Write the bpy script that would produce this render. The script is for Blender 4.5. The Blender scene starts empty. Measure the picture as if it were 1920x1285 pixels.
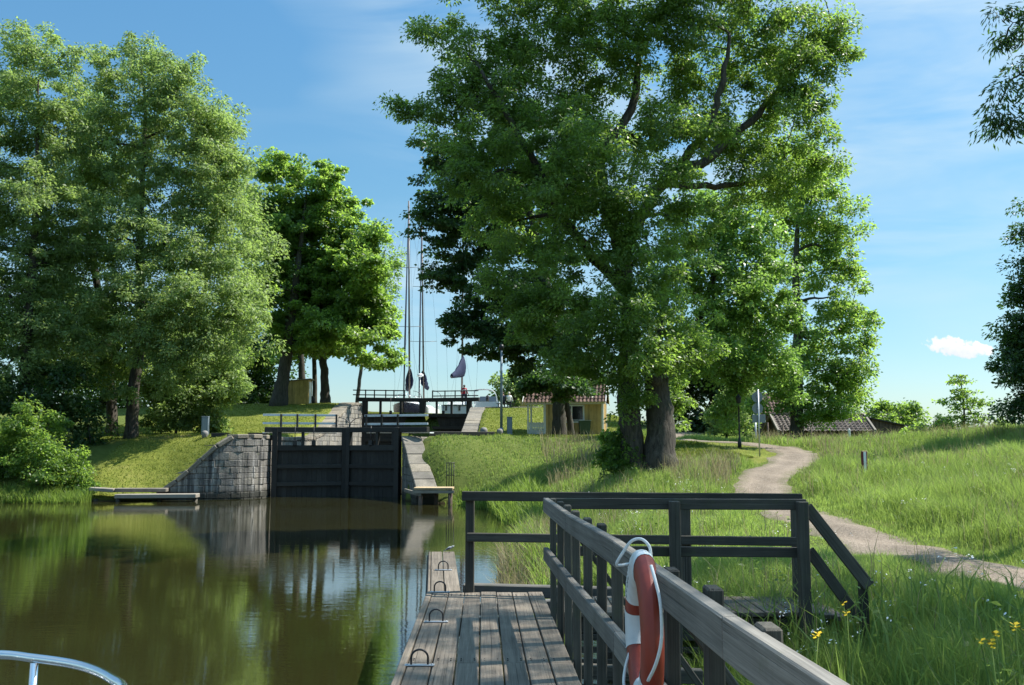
import bpy, bmesh, math, random
import numpy as np
from mathutils import Vector, Matrix

rng = np.random.default_rng(11)
random.seed(11)
R = math.radians
sc = bpy.context.scene
COL = sc.collection

# ------------------------------------------------------------------ camera geometry
H = 2.8
F = 1800.0
TH = math.atan2(187.5, 1800.0)
CT, ST = math.cos(TH), math.sin(TH)


def W(px, py, Y):
    """world point seen at photo pixel (px,py) at distance Y"""
    u = px - 960.0
    v = 642.5 - py
    fy = F * CT - v * ST
    fz = F * ST + v * CT
    t = Y / fy
    return Vector((u * t, Y, H + fz * t))


def M(px, Y):
    return px * Y / 1810.0


SUN_EL, SUN_AZ = R(52), R(15)          # azimuth measured from +X towards +Y
SUNV = Vector((math.cos(SUN_EL) * math.cos(SUN_AZ), math.cos(SUN_EL) * math.sin(SUN_AZ), math.sin(SUN_EL)))


# ------------------------------------------------------------------ node helpers
class NT:
    def __init__(s, mat):
        s.t = mat.node_tree
        s.n = s.t.nodes
        s.l = s.t.links

    def new(s, typ, **kw):
        n = s.n.new(typ)
        for k, v in kw.items():
            if k.startswith('i_'):
                key = k[2:]
                key = int(key) if key.isdigit() else key.replace('_', ' ')
                inp = n.inputs[key]
                if isinstance(v, bpy.types.NodeSocket):
                    s.l.new(v, inp)
                else:
                    inp.default_value = v
            else:
                setattr(n, k, v)
        return n

    def math(s, op, a, b=None, clamp=False):
        n = s.n.new('ShaderNodeMath')
        n.operation = op
        n.use_clamp = clamp
        for i, v in enumerate((a, b)):
            if v is None:
                continue
            if isinstance(v, bpy.types.NodeSocket):
                s.l.new(v, n.inputs[i])
            else:
                n.inputs[i].default_value = v
        return n.outputs[0]

    def ramp(s, fac, stops, interp='LINEAR'):
        n = s.n.new('ShaderNodeValToRGB')
        n.color_ramp.interpolation = interp
        els = n.color_ramp.elements
        while len(els) < len(stops):
            els.new(0.5)
        for e, (p, c) in zip(els, stops):
            e.position = p
            e.color = (c[0], c[1], c[2], 1) if not isinstance(c, (int, float)) else (c, c, c, 1)
        s.l.new(fac, n.inputs[0])
        return n.outputs[0]

    def mix(s, fac, a, b, mode='MIX'):
        n = s.n.new('ShaderNodeMix')
        n.data_type = 'RGBA'
        n.blend_type = mode
        for sock, v in ((n.inputs[0], fac), (n.inputs[6], a), (n.inputs[7], b)):
            if isinstance(v, bpy.types.NodeSocket):
                s.l.new(v, sock)
            elif isinstance(v, (int, float)):
                sock.default_value = v
            else:
                sock.default_value = (v[0], v[1], v[2], 1)
        return n.outputs[2]

    def noise(s, vec, scale, detail=3, rough=0.55, dist=0.0):
        n = s.n.new('ShaderNodeTexNoise')
        n.inputs['Scale'].default_value = scale
        n.inputs['Detail'].default_value = detail
        n.inputs['Roughness'].default_value = rough
        n.inputs['Distortion'].default_value = dist
        if vec is not None:
            s.l.new(vec, n.inputs['Vector'])
        return n.outputs['Fac']

    def mapping(s, vec, scale=(1, 1, 1), loc=(0, 0, 0), rot=(0, 0, 0)):
        n = s.n.new('ShaderNodeMapping')
        n.inputs['Scale'].default_value = scale
        n.inputs['Location'].default_value = loc
        n.inputs['Rotation'].default_value = rot
        s.l.new(vec, n.inputs['Vector'])
        return n.outputs[0]

    def attr(s, name):
        n = s.n.new('ShaderNodeAttribute')
        n.attribute_name = name
        return n

    def bump(s, h, strength=0.3, dist=0.02):
        n = s.n.new('ShaderNodeBump')
        n.inputs['Strength'].default_value = strength
        n.inputs['Distance'].default_value = dist
        s.l.new(h, n.inputs['Height'])
        return n.outputs[0]

    def geo(s):
        return s.n.new('ShaderNodeNewGeometry')


def new_mat(name):
    m = bpy.data.materials.new(name)
    m.use_nodes = True
    m.node_tree.nodes.clear()
    t = NT(m)
    out = t.n.new('ShaderNodeOutputMaterial')
    return m, t, out


def principled(t, out, col, rough=0.6, spec=0.5, normal=None, metal=0.0):
    p = t.n.new('ShaderNodeBsdfPrincipled')
    for key, v in (('Base Color', col), ('Roughness', rough), ('Specular IOR Level', spec), ('Metallic', metal), ('Normal', normal)):
        if v is None:
            continue
        if isinstance(v, bpy.types.NodeSocket):
            t.l.new(v, p.inputs[key])
        elif key == 'Base Color':
            p.inputs[key].default_value = (v[0], v[1], v[2], 1)
        else:
            p.inputs[key].default_value = v
    if out is not None:
        t.l.new(p.outputs[0], out.inputs[0])
    return p


def mat_plain(name, c, rough=0.5, spec=0.5, metal=0.0, var=0.25, vscale=6.0):
    """paint / metal with weathering variation"""
    m, t, out = new_mat(name)
    g = t.geo().outputs['Position']
    n1 = t.noise(g, vscale, 4)
    n2 = t.noise(t.mapping(g, (9, 9, 1.5)), 3.0, 4)
    f = t.math('MULTIPLY_ADD', t.math('ADD', n1, n2), var * 1.2)
    f.node.inputs[2].default_value = 1.0 - var * 1.2
    c2 = t.mix(1.0, c, t.ramp(t.math('MULTIPLY', t.math('ADD', n1, n2), 0.5), [(0.25, 1 - var), (0.75, 1 + var)]), 'MULTIPLY')
    c2.node.clamp_result = False
    rr = t.math('MULTIPLY_ADD', n1, 0.25)
    rr.node.inputs[2].default_value = max(0.05, rough - 0.12)
    principled(t, out, c2, rr, spec, t.bump(n2, 0.08, 0.01), metal)
    return m


def mat_wood(name, c_dark, c_light, rough=0.8, grain=1.0, moss=0.0, bump=0.5, rows=14):
    m, t, out = new_mat(name)
    a = t.attr('gco').outputs['Vector']
    r = t.attr('rnd').outputs['Fac']
    streak = t.noise(t.mapping(a, (0.9 * grain, rows * 3 * grain, rows * 3 * grain)), 1.0, 5, 0.65, 0.4)
    fine = t.noise(t.mapping(a, (3 * grain, rows * 14 * grain, rows * 14 * grain)), 1.0, 3, 0.6)
    blot = t.noise(a, 2.3, 4, 0.6)
    f = t.math('ADD', t.math('MULTIPLY', streak, 0.6), t.math('MULTIPLY', fine, 0.4))
    col = t.ramp(f, [(0.3, c_dark), (0.68, c_light)])
    tone = t.ramp(t.math('ADD', t.math('MULTIPLY', blot, 0.75), t.math('MULTIPLY', r, 0.4)), [(0.25, 0.5), (0.8, 1.3)])
    col = t.mix(1.0, col, tone, 'MULTIPLY')
    col.node.clamp_result = False
    crack = t.ramp(t.noise(t.mapping(a, (0.5, rows * 4, rows * 4)), 1.0, 2, 0.5, 0.2), [(0.30, 0.25), (0.36, 1.0)])
    col = t.mix(0.8, col, crack, 'MULTIPLY')
    if moss:
        ms = t.ramp(t.noise(a, 5.0, 5, 0.7), [(0.55, 0.0), (0.72, moss)])
        col = t.mix(ms, col, (0.07, 0.085, 0.035))
    hgt = t.math('ADD', f, t.math('MULTIPLY', crack, 0.6))
    principled(t, out, col, rough, 0.3, t.bump(hgt, bump, 0.006))
    return m


def mat_stone(name, base=(0.30, 0.285, 0.26), bw=0.95, bh=0.42, streak=0.8, damp=True):
    m, t, out = new_mat(name)
    a = t.attr('gco').outputs['Vector']       # x along wall, y height
    pos = t.geo().outputs['Position']
    tone = t.ramp(t.attr('rnd').outputs['Fac'], [(0.0, (0.72, 0.73, 0.75)), (0.5, (0.98, 0.97, 0.95)), (1.0, (1.2, 1.16, 1.08))])
    n1 = t.noise(pos, 1.3, 6, 0.65)
    n2 = t.noise(pos, 14.0, 5, 0.7)
    col = t.mix(1.0, base, tone, 'MULTIPLY')
    col = t.mix(1.0, col, t.ramp(t.math('ADD', t.math('MULTIPLY', n1, .6), t.math('MULTIPLY', n2, .4)), [(0.3, 0.45), (0.7, 1.4)]), 'MULTIPLY')
    st = t.noise(t.mapping(a, (5.0, 0.25, 1)), 1.0, 4, 0.6, 0.5)
    col = t.mix(t.ramp(st, [(0.54, 0.0), (0.68, streak * .75)]), col, (0.40, 0.385, 0.36))
    st2 = t.noise(t.mapping(a, (4.0, 0.18, 1), (3.3, 0, 0)), 1.0, 4, 0.6, 0.5)
    col = t.mix(t.ramp(st2, [(0.50, 0.0), (0.64, streak * .85)]), col, (0.035, 0.035, 0.036))
    lich = t.ramp(t.noise(pos, 6.0, 5, .7), [(0.58, 0.0), (0.66, 0.7)])
    col = t.mix(lich, col, (0.10, 0.11, 0.06))
    if damp:
        sx = t.new('ShaderNodeSeparateXYZ')
        t.l.new(pos, sx.inputs[0])
        hgt = t.math('ADD', sx.outputs[2], t.math('MULTIPLY', n1, -0.5))
        col = t.mix(t.ramp(hgt, [(0.0, 0.85), (0.28, 0.0)]), col, (0.02, 0.022, 0.016))
    for nn in t.n:
        if nn.type == 'MIX':
            nn.clamp_result = False
    h = t.math('ADD', n1, t.math('MULTIPLY', n2, .7))
    principled(t, out, col, 0.85, 0.3, t.bump(h, 0.8, 0.05))
    return m


def mat_leaf(name, dark, light, trans, tfac=0.38, rough=0.42, spec=0.45, hue_far=None):
    m, t, out = new_mat(name)
    r = t.attr('rnd').outputs['Fac']
    col = t.ramp(r, [(0.0, dark), (1.0, light)])
    p = principled(t, None, col, rough, spec)
    tr = t.n.new('ShaderNodeBsdfTranslucent')
    tc = t.mix(r, [x * 0.7 for x in trans], [min(1, x * 1.25) for x in trans])
    t.l.new(tc, tr.inputs[0])
    mx = t.n.new('ShaderNodeMixShader')
    mx.inputs[0].default_value = tfac
    t.l.new(p.outputs[0], mx.inputs[1])
    t.l.new(tr.outputs[0], mx.inputs[2])
    t.l.new(mx.outputs[0], out.inputs[0])
    return m


def mat_bark(name, c1, c2, moss=0.3):
    m, t, out = new_mat(name)
    a = t.attr('gco').outputs['Vector']
    pos = t.geo().outputs['Position']
    n1 = t.noise(t.mapping(pos, (7, 7, 1.2)), 1.6, 6, 0.7, 0.6)
    n2 = t.noise(pos, 1.2, 4)
    col = t.ramp(n1, [(0.32, c1), (0.68, c2)])
    col = t.mix(t.ramp(n2, [(0.5, 0.0), (0.7, moss)]), col, (0.06, 0.075, 0.03))
    principled(t, out, col, 0.9, 0.2, t.bump(n1, 0.9, 0.05))
    return m


MT = {}


def build_materials():
    MT['deck'] = mat_wood('weathered_deck_wood', (0.058, 0.046, 0.035), (0.205, 0.170, 0.132), 0.75, 1.0, 0.15, 0.6)
    MT['rail'] = mat_wood('grey_rail_wood', (0.070, 0.064, 0.056), (0.215, 0.198, 0.172), 0.75, 1.0, 0.35, 0.6)
    MT['post'] = mat_wood('dark_post_wood', (0.030, 0.027, 0.021), (0.100, 0.090, 0.072), 0.8, 1.0, 0.4, 0.6)
    MT['landing'] = mat_wood('pale_landing_wood', (0.13, 0.112, 0.09), (0.28, 0.25, 0.21), 0.8, 0.8, 0.15)
    MT['newplank'] = mat_wood('fresh_plank_wood', (0.34, 0.24, 0.13), (0.55, 0.42, 0.26), 0.7, 0.8, 0.1)
    MT['tar'] = mat_wood('tarred_timber', (0.012, 0.012, 0.011), (0.035, 0.033, 0.03), 0.6, 0.7, 0.1)
    MT['barnwood'] = mat_wood('brown_barn_boards', (0.05, 0.035, 0.028), (0.13, 0.095, 0.075), 0.85, 0.6)
    MT['yellow'] = mat_wood('yellow_board_paint', (0.42, 0.29, 0.115), (0.55, 0.39, 0.165), 0.7, 0.35, 0.05, 0.3)
    MT['ochre'] = mat_wood('ochre_board_paint', (0.42, 0.30, 0.10), (0.55, 0.40, 0.15), 0.7, 0.35, 0.05, 0.3)
    MT['white'] = mat_plain('white_paint', (0.74, 0.74, 0.72), 0.5, 0.4, 0, 0.12)
    MT['gel'] = mat_plain('white_boat_gelcoat', (0.80, 0.80, 0.79), 0.25, 0.5, 0, 0.06)
    MT['navy'] = mat_plain('navy_hull_paint', (0.012, 0.014, 0.022), 0.25, 0.5, 0, 0.2)
    MT['railwhite'] = mat_plain('pale_grey_rail_paint', (0.60, 0.64, 0.66), 0.5, 0.4, 0, 0.15)
    MT['greyblue'] = mat_plain('grey_blue_metal', (0.16, 0.20, 0.23), 0.5, 0.5, 0.2, 0.2)
    MT['steel'] = mat_plain('galvanised_steel', (0.42, 0.44, 0.46), 0.45, 0.5, 0.6, 0.2)
    MT['chrome'] = mat_plain('polished_steel', (0.72, 0.73, 0.75), 0.14, 0.5, 1.0, 0.04, 2.0)
    MT['iron'] = mat_plain('black_iron', (0.018, 0.018, 0.020), 0.45, 0.5, 0.3, 0.3)
    MT['signback'] = mat_plain('grey_sign_back', (0.20, 0.235, 0.26), 0.55, 0.4, 0.3, 0.15)
    MT['maroon'] = mat_plain('maroon_post_paint', (0.14, 0.018, 0.03), 0.5, 0.4, 0, 0.2)
    MT['red'] = mat_plain('lifebuoy_red', (0.25, 0.036, 0.019), 0.5, 0.4, 0, 0.28, 9.0)
    MT['buoywhite'] = mat_plain('lifebuoy_white', (0.62, 0.63, 0.63), 0.5, 0.4, 0, 0.2, 11.0)
    MT['rope'] = mat_plain('white_rope', (0.66, 0.66, 0.64), 0.8, 0.2, 0, 0.15, 60.0)
    MT['sailblue'] = mat_plain('blue_sail_cover', (0.012, 0.017, 0.045), 0.8, 0.2, 0, 0.3)
    MT['alu'] = mat_plain('mast_aluminium', (0.10, 0.082, 0.072), 0.4, 0.5, 0.5, 0.1)
    MT['glass'] = mat_plain('dark_window_glass', (0.015, 0.018, 0.02), 0.06, 0.6, 0, 0.1)
    MT['green'] = mat_plain('green_bin_plastic', (0.03, 0.065, 0.045), 0.5, 0.4, 0, 0.2)
    MT['rubber'] = mat_plain('black_rubber', (0.02, 0.02, 0.02), 0.7, 0.3)
    MT['granite'] = mat_plain('granite_bollard', (0.20, 0.19, 0.18), 0.85, 0.3, 0, 0.4, 14.0)
    MT['skin'] = mat_plain('skin', (0.50, 0.32, 0.24), 0.6, 0.3, 0, 0.05)
    MT['hair'] = mat_plain('hair', (0.06, 0.04, 0.03), 0.7, 0.3)
    MT['redcloth'] = mat_plain('red_cloth', (0.35, 0.03, 0.04), 0.9, 0.1)
    MT['whitecloth'] = mat_plain('white_cloth', (0.72, 0.70, 0.68), 0.9, 0.1, 0, .1)
    MT['navycloth'] = mat_plain('navy_cloth', (0.03, 0.035, 0.06), 0.9, 0.1)
    MT['canvas'] = mat_plain('cream_canvas', (0.55, 0.50, 0.42), 0.9, 0.1, 0, 0.15)
    MT['feather'] = mat_plain('grey_feathers', (0.28, 0.29, 0.30), 0.8, 0.2, 0, 0.4, 80.0)
    MT['featherdark'] = mat_plain('black_feathers', (0.02, 0.02, 0.022), 0.7, 0.3)
    MT['petal'] = mat_plain('yellow_petals', (0.75, 0.48, 0.02), 0.6, 0.2, 0, 0.1)
    MT['stone'] = mat_stone('lock_wall_stone', (0.20, 0.188, 0.172), 0.9, 0.4, 1.0)
    MT['stonelit'] = mat_stone('sunlit_lock_wall_stone', (0.25, 0.235, 0.21), 0.9, 0.4, 0.6, True)  # lighter copy of the wall stone for sun-facing walls, sunlight put into its colour
    MT['coping'] = mat_stone('coping_stone', (0.20, 0.178, 0.148), 1.0, 5.0, 0.0, False)
    MT['bark'] = mat_bark('grey_bark', (0.022, 0.02, 0.017), (0.115, 0.10, 0.083), 0.45)
    MT['barkdark'] = mat_bark('dark_bark', (0.03, 0.026, 0.022), (0.10, 0.09, 0.075), 0.2)
    MT['leaf_ash'] = mat_leaf('ash_leaves', (0.044, 0.092, 0.022), (0.165, 0.238, 0.062), (0.34, 0.53, 0.075), 0.50, 0.45, 0.5)
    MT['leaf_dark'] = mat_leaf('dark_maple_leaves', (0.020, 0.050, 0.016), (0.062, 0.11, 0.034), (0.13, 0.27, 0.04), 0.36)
    MT['leaf_lime'] = mat_leaf('lime_leaves', (0.072, 0.145, 0.026), (0.165, 0.265, 0.06), (0.33, 0.54, 0.09), 0.48)
    MT['leaf_pale'] = mat_leaf('pale_ash_leaves', (0.088, 0.145, 0.046), (0.25, 0.325, 0.13), (0.37, 0.52, 0.12), 0.50, 0.52, 0.4)
    MT['leaf_mid'] = mat_leaf('mid_green_leaves', (0.042, 0.096, 0.022), (0.15, 0.23, 0.06), (0.38, 0.58, 0.085), 0.54)
    MT['grass'] = mat_leaf('meadow_grass_blades', (0.075, 0.145, 0.025), (0.28, 0.335, 0.10), (0.36, 0.50, 0.10), 0.42, 0.55, 0.3)
    MT['straw'] = mat_leaf('dry_grass_heads', (0.20, 0.17, 0.09), (0.36, 0.31, 0.19), (0.32, 0.28, 0.14), 0.35, 0.7, 0.2)
    MT['lawngrass'] = mat_leaf('lawn_blades', (0.075, 0.125, 0.02), (0.20, 0.225, 0.045), (0.26, 0.32, 0.04), 0.36, 0.6, 0.25)
    MT['reed'] = mat_leaf('reed_blades', (0.075, 0.14, 0.025), (0.24, 0.27, 0.08), (0.34, 0.50, 0.08), 0.46, 0.5, 0.3)

    # ---- ground
    m, t, out = new_mat('grassy_ground')
    pos = t.geo().outputs['Position']
    a = t.noise(pos, 0.35, 5, 0.6)
    b = t.noise(pos, 3.0, 6, 0.7)
    c = t.noise(pos, 22.0, 4, 0.7)
    f = t.math('ADD', t.math('MULTIPLY', a, .4), t.math('ADD', t.math('MULTIPLY', b, .35), t.math('MULTIPLY', c, .25)))
    lawn = t.ramp(f, [(0.32, (0.07, 0.10, 0.018)), (0.5, (0.155, 0.175, 0.032)), (0.68, (0.235, 0.22, 0.068))])
    mead = t.ramp(f, [(0.3, (0.05, 0.075, 0.016)), (0.7, (0.14, 0.165, 0.04))])
    md = t.attr('meadow').outputs['Fac']
    col = t.mix(md, lawn, mead)
    bare = t.attr('bare').outputs['Fac']
    bf = t.math('MULTIPLY', bare, t.ramp(t.math('ADD', b, t.math('MULTIPLY', c, .3)), [(0.45, 0.15), (0.75, 1.0)]))
    col = t.mix(bf, col, (0.24, 0.17, 0.10))
    sx = t.new('ShaderNodeSeparateXYZ')
    t.l.new(pos, sx.inputs[0])
    col = t.mix(t.ramp(sx.outputs[2], [(0.02, 1.0), (0.16, 0.0)]), col, (0.035, 0.028, 0.015))
    principled(t, out, col, 0.95, 0.1, t.bump(t.math('ADD', b, c), 0.7, 0.08))
    MT['ground'] = m

    # ---- gravel
    m, t, out = new_mat('gravel')
    pos = t.geo().outputs['Position']
    a = t.noise(pos, 0.9, 5, 0.6)
    b = t.noise(pos, 30.0, 4, 0.8)
    vo = t.new('ShaderNodeTexVoronoi')
    vo.inputs['Scale'].default_value = 38.0
    t.l.new(pos, vo.inputs['Vector'])
    col = t.ramp(t.math('ADD', t.math('MULTIPLY', a, .5), t.math('MULTIPLY', b, .5)), [(0.3, (0.15, 0.118, 0.090)), (0.7, (0.265, 0.215, 0.168))])
    bw = t.new('ShaderNodeRGBToBW')
    t.l.new(vo.outputs['Color'], bw.inputs[0])
    col = t.mix(0.45, col, bw.outputs[0], 'SOFT_LIGHT')
    trk = t.ramp(t.attr('across').outputs['Fac'], [(0.0, 0.80), (0.2, 0.9), (0.48, 1.12), (0.75, 0.9), (1.0, 0.8)])
    col = t.mix(t.math('MULTIPLY', t.noise(pos, 0.7, 3), 1.2, True), col, t.mix(1.0, col, trk, 'MULTIPLY'))
    edge = t.attr('edge').outputs['Fac']
    ef = t.math('MULTIPLY', edge, t.ramp(t.noise(pos, 3.5, 5, .7), [(0.4, 0.0), (0.6, 1.0)]))
    col = t.mix(ef, col, (0.10, 0.11, 0.04))
    principled(t, out, col, 0.95, 0.2, t.bump(t.math('ADD', vo.outputs['Distance'], b), 0.6, 0.02))
    MT['gravel'] = m

    # ---- water
    def water(name, body):
        m, t, out = new_mat(name)
        pos = t.geo().outputs['Position']
        w1 = t.noise(t.mapping(pos, (0.55, 2.6, 1)), 1.0, 3, 0.55, 0.3)
        w2 = t.noise(t.mapping(pos, (2.6, 9.0, 1)), 1.0, 3, 0.6, 0.4)
        w3 = t.noise(pos, 0.12, 3, 0.5)
        amp = t.ramp(w3, [(0.38, 0.35), (0.62, 1.0)])
        hgt = t.math('MULTIPLY', t.math('ADD', t.math('MULTIPLY', w1, 0.6), t.math('MULTIPLY', w2, 0.42)), amp)
        nrm = t.bump(hgt, 0.042, 0.12)
        murk = t.noise(pos, 0.25, 4, 0.6)
        col = t.mix(murk, [x * 0.75 for x in body], [x * 1.25 for x in body])
        fl = t.ramp(t.noise(pos, 5.0, 2, 0.4), [(0.80, 0.0), (0.82, 1.0)])
        col = t.mix(fl, col, (0.30, 0.30, 0.2))
        p = principled(t, out, col, 0.03, 0.5, nrm)
        p.inputs['IOR'].default_value = 2.6
        return m
    MT['water'] = water('brown_canal_water', (0.021, 0.020, 0.0065))

    # ---- roof tiles
    def tiles(name, c1, c2, sx_, sy_):
        m, t, out = new_mat(name)
        a = t.attr('gco').outputs['Vector']
        br = t.new('ShaderNodeTexBrick')
        br.offset = 0.0
        t.l.new(a, br.inputs['Vector'])
        br.inputs['Scale'].default_value = 1
        br.inputs['Brick Width'].default_value = sx_
        br.inputs['Row Height'].default_value = sy_
        br.inputs['Mortar Size'].default_value = 0.02
        br.inputs['Color1'].default_value = (*c1, 1)
        br.inputs['Color2'].default_value = (*c2, 1)
        br.inputs['Mortar'].default_value = (0.03, 0.025, 0.022, 1)
        n = t.noise(a, 3.0, 5, 0.7)
        col = t.mix(1.0, br.outputs['Color'], t.ramp(n, [(0.3, 0.55), (0.7, 1.25)]), 'MULTIPLY')
        col = t.mix(t.ramp(n, [(0.58, 0.0), (0.75, 0.5)]), col, (0.08, 0.08, 0.05))
        principled(t, out, col, 0.85, 0.25, t.bump(n, 0.3, 0.02))
        return m
    MT['tilered'] = tiles('red_clay_tiles', (0.095, 0.060, 0.048), (0.16, 0.10, 0.078), 0.24, 0.32)
    MT['tilegrey'] = tiles('weathered_grey_brown_tiles', (0.125, 0.10, 0.085), (0.20, 0.165, 0.14), 0.28, 0.36)


# ------------------------------------------------------------------ mesh builder
class MB:
    def __init__(s):
        s.v, s.f, s.g, s.r, s.sm, s.mi = [], [], [], [], [], []

    def add(s, verts, faces, gco=None, rnd=None, smooth=False, mi=0):
        o = len(s.v)
        s.v += [tuple(p) for p in verts]
        s.g += [tuple(p) for p in (gco if gco is not None else verts)]
        if rnd is None:
            rnd = random.random()
        for f in faces:
            s.f.append(tuple(i + o for i in f))
            s.r.append(rnd)
            s.sm.append(smooth)
            s.mi.append(mi)
        return s

    def frame_box(s, c, X, Y, Z, h, ch=0.0, mi=0, rnd=None):
        """chamfered box, half sizes h, X = grain direction"""
        a, b, d = h
        ch = min(ch, a * .45, b * .45, d * .45)
        off = Vector((random.uniform(0, 50), random.uniform(0, 50), random.uniform(0, 50)))
        loc, faces = [], []
        if ch <= 0:
            for sx in (-1, 1):
                for sy in (-1, 1):
                    for sz in (-1, 1):
                        loc.append(Vector((sx * a, sy * b, sz * d)))
            faces = [(0, 1, 3, 2), (4, 6, 7, 5), (0, 4, 5, 1), (2, 3, 7, 6), (0, 2, 6, 4), (1, 5, 7, 3)]
        else:
            idx = {}
            for sx in (-1, 1):
                for sy in (-1, 1):
                    for sz in (-1, 1):
                        for k, p in enumerate(((a, b - ch, d - ch), (a - ch, b, d - ch), (a - ch, b - ch, d))):
                            idx[(sx, sy, sz, k)] = len(loc)
                            loc.append(Vector((sx * p[0], sy * p[1], sz * p[2])))
            ring = ((-1, -1), (1, -1), (1, 1), (-1, 1))
            for q in (-1, 1):
                faces.append(tuple(idx[(q, i, j, 0)] for i, j in ring))
                faces.append(tuple(idx[(i, q, j, 1)] for i, j in ring))
                faces.append(tuple(idx[(i, j, q, 2)] for i, j in ring))
            for p in (-1, 1):
                for q in (-1, 1):
                    faces.append((idx[(p, q, -1, 0)], idx[(p, q, 1, 0)], idx[(p, q, 1, 1)], idx[(p, q, -1, 1)]))
                    faces.append((idx[(p, -1, q, 0)], idx[(p, 1, q, 0)], idx[(p, 1, q, 2)], idx[(p, -1, q, 2)]))
                    faces.append((idx[(-1, p, q, 1)], idx[(1, p, q, 1)], idx[(1, p, q, 2)], idx[(-1, p, q, 2)]))
                    for r_ in (-1, 1):
                        faces.append((idx[(p, q, r_, 0)], idx[(p, q, r_, 1)], idx[(p, q, r_, 2)]))
        wv = [c + X * p.x + Y * p.y + Z * p.z for p in loc]
        s.add(wv, faces, [p + off for p in loc], rnd, False, mi)
        return s

    def box(s, c, size, rz=0.0, ch=0.0, grain='x', mi=0, rnd=None):
        c = Vector(c)
        X = Vector((math.cos(rz), math.sin(rz), 0))
        Y = Vector((-math.sin(rz), math.cos(rz), 0))
        Z = Vector((0, 0, 1))
        h = Vector(size) * 0.5
        if grain == 'x':
            s.frame_box(c, X, Y, Z, h, ch, mi, rnd)
        elif grain == 'y':
            s.frame_box(c, Y, X, Z, (h.y, h.x, h.z), ch, mi, rnd)
        else:
            s.frame_box(c, Z, X, Y, (h.z, h.x, h.y), ch, mi, rnd)
        return s

    def beam(s, p0, p1, w, h, ch=0.004, up=Vector((0, 0, 1)), mi=0, rnd=None, ext=0.0):
        """w = width across, h = height along 'up'"""
        p0, p1 = Vector(p0), Vector(p1)
        X = (p1 - p0)
        L = X.length
        X = X.normalized()
        Y = up.cross(X)
        if Y.length < 1e-4:
            Y = Vector((0, 1, 0)).cross(X)
        Y.normalize()
        Z = X.cross(Y)
        s.frame_box((p0 + p1) / 2, X, Y, Z, (L / 2 + ext, w / 2, h / 2), ch, mi, rnd)
        return s

    def tube(s, pts, rad, n=8, caps=True, smooth=True, mi=0, rnd=None, wob=0.0):
        pts = [Vector(p) for p in pts]
        if isinstance(rad, (int, float)):
            rad = [rad] * len(pts)
        vs, gs, fs = [], [], []
        t = (pts[1] - pts[0]).normalized()
        u = t.orthogonal().normalized()
        L = 0
        off = random.uniform(0, 30)
        for i, p in enumerate(pts):
            if i:
                L += (p - pts[i - 1]).length
            if 0 < i < len(pts) - 1:
                t = (pts[i + 1] - pts[i - 1]).normalized()
            elif i:
                t = (pts[i] - pts[i - 1]).normalized()
            u = (u - t * u.dot(t))
            u = u.normalized() if u.length > 1e-6 else t.orthogonal().normalized()
            w = t.cross(u)
            for k in range(n):
                a = 2 * math.pi * k / n
                r_ = rad[i] * (1 + (random.uniform(-wob, wob) if wob else 0))
                vs.append(p + (u * math.cos(a) + w * math.sin(a)) * r_)
                gs.append((L + off, a * rad[i], off))
        for i in range(len(pts) - 1):
            for k in range(n):
                fs.append((i * n + k, i * n + (k + 1) % n, (i + 1) * n + (k + 1) % n, (i + 1) * n + k))
        if caps:
            fs.append(tuple(range(n - 1, -1, -1)))
            fs.append(tuple((len(pts) - 1) * n + k for k in range(n)))
        s.add(vs, fs, gs, rnd, smooth, mi)
        return s

    def lathe(s, c, prof, n=16, smooth=True, mi=0):
        c = Vector(c)
        vs, fs = [], []
        for (r_, z) in prof:
            for k in range(n):
                a = 2 * math.pi * k / n
                vs.append(c + Vector((r_ * math.cos(a), r_ * math.sin(a), z)))
        for i in range(len(prof) - 1):
            for k in range(n):
                fs.append((i * n + k, i * n + (k + 1) % n, (i + 1) * n + (k + 1) % n, (i + 1) * n + k))
        fs.append(tuple(range(n - 1, -1, -1)))
        fs.append(tuple((len(prof) - 1) * n + k for k in range(n)))
        s.add(vs, fs, None, None, smooth, mi)
        return s

    def prism(s, poly, d, mi=0, gco=None):
        """closed polygon (3D points) extruded by vector d"""
        d = Vector(d)
        n = len(poly)
        vs = [Vector(p) for p in poly] + [Vector(p) + d for p in poly]
        fs = [tuple(range(n)), tuple(range(2 * n - 1, n - 1, -1))] + [(i, (i + 1) % n, n + (i + 1) % n, n + i) for i in range(n)]
        s.add(vs, fs, gco, None, False, mi)
        return s

    def grid(s, rows, smooth=True, gco=None, mi=0):
        """rows: list of equally long lists of points"""
        n, m_ = len(rows), len(rows[0])
        vs = [p for r_ in rows for p in r_]
        fs = [(i * m_ + j, i * m_ + j + 1, (i + 1) * m_ + j + 1, (i + 1) * m_ + j) for i in range(n - 1) for j in range(m_ - 1)]
        s.add(vs, fs, gco, None, smooth, mi)
        return s

    def build(s, name, mat, parent=None, recalc=True, origin=None):
        me = bpy.data.meshes.new(name)
        o = Vector(origin) if origin is not None else None
        if o is None and parent is not None:
            o = Vector(parent.get('_org', (0, 0, 0)))
        if o is None:
            o = Vector((0, 0, 0))
        me.from_pydata([(p[0] - o.x, p[1] - o.y, p[2] - o.z) for p in s.v], [], s.f)
        mats = mat if isinstance(mat, (list, tuple)) else [mat]
        for m_ in mats:
            me.materials.append(m_)
        me.polygons.foreach_set('use_smooth', s.sm)
        me.polygons.foreach_set('material_index', s.mi)
        if recalc:
            bm = bmesh.new()
            bm.from_mesh(me)
            bmesh.ops.recalc_face_normals(bm, faces=bm.faces)
            bm.to_mesh(me)
            bm.free()
        a = me.attributes.new('gco', 'FLOAT_VECTOR', 'POINT')
        a.data.foreach_set('vector', np.array(s.g, dtype=np.float32).ravel())
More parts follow.
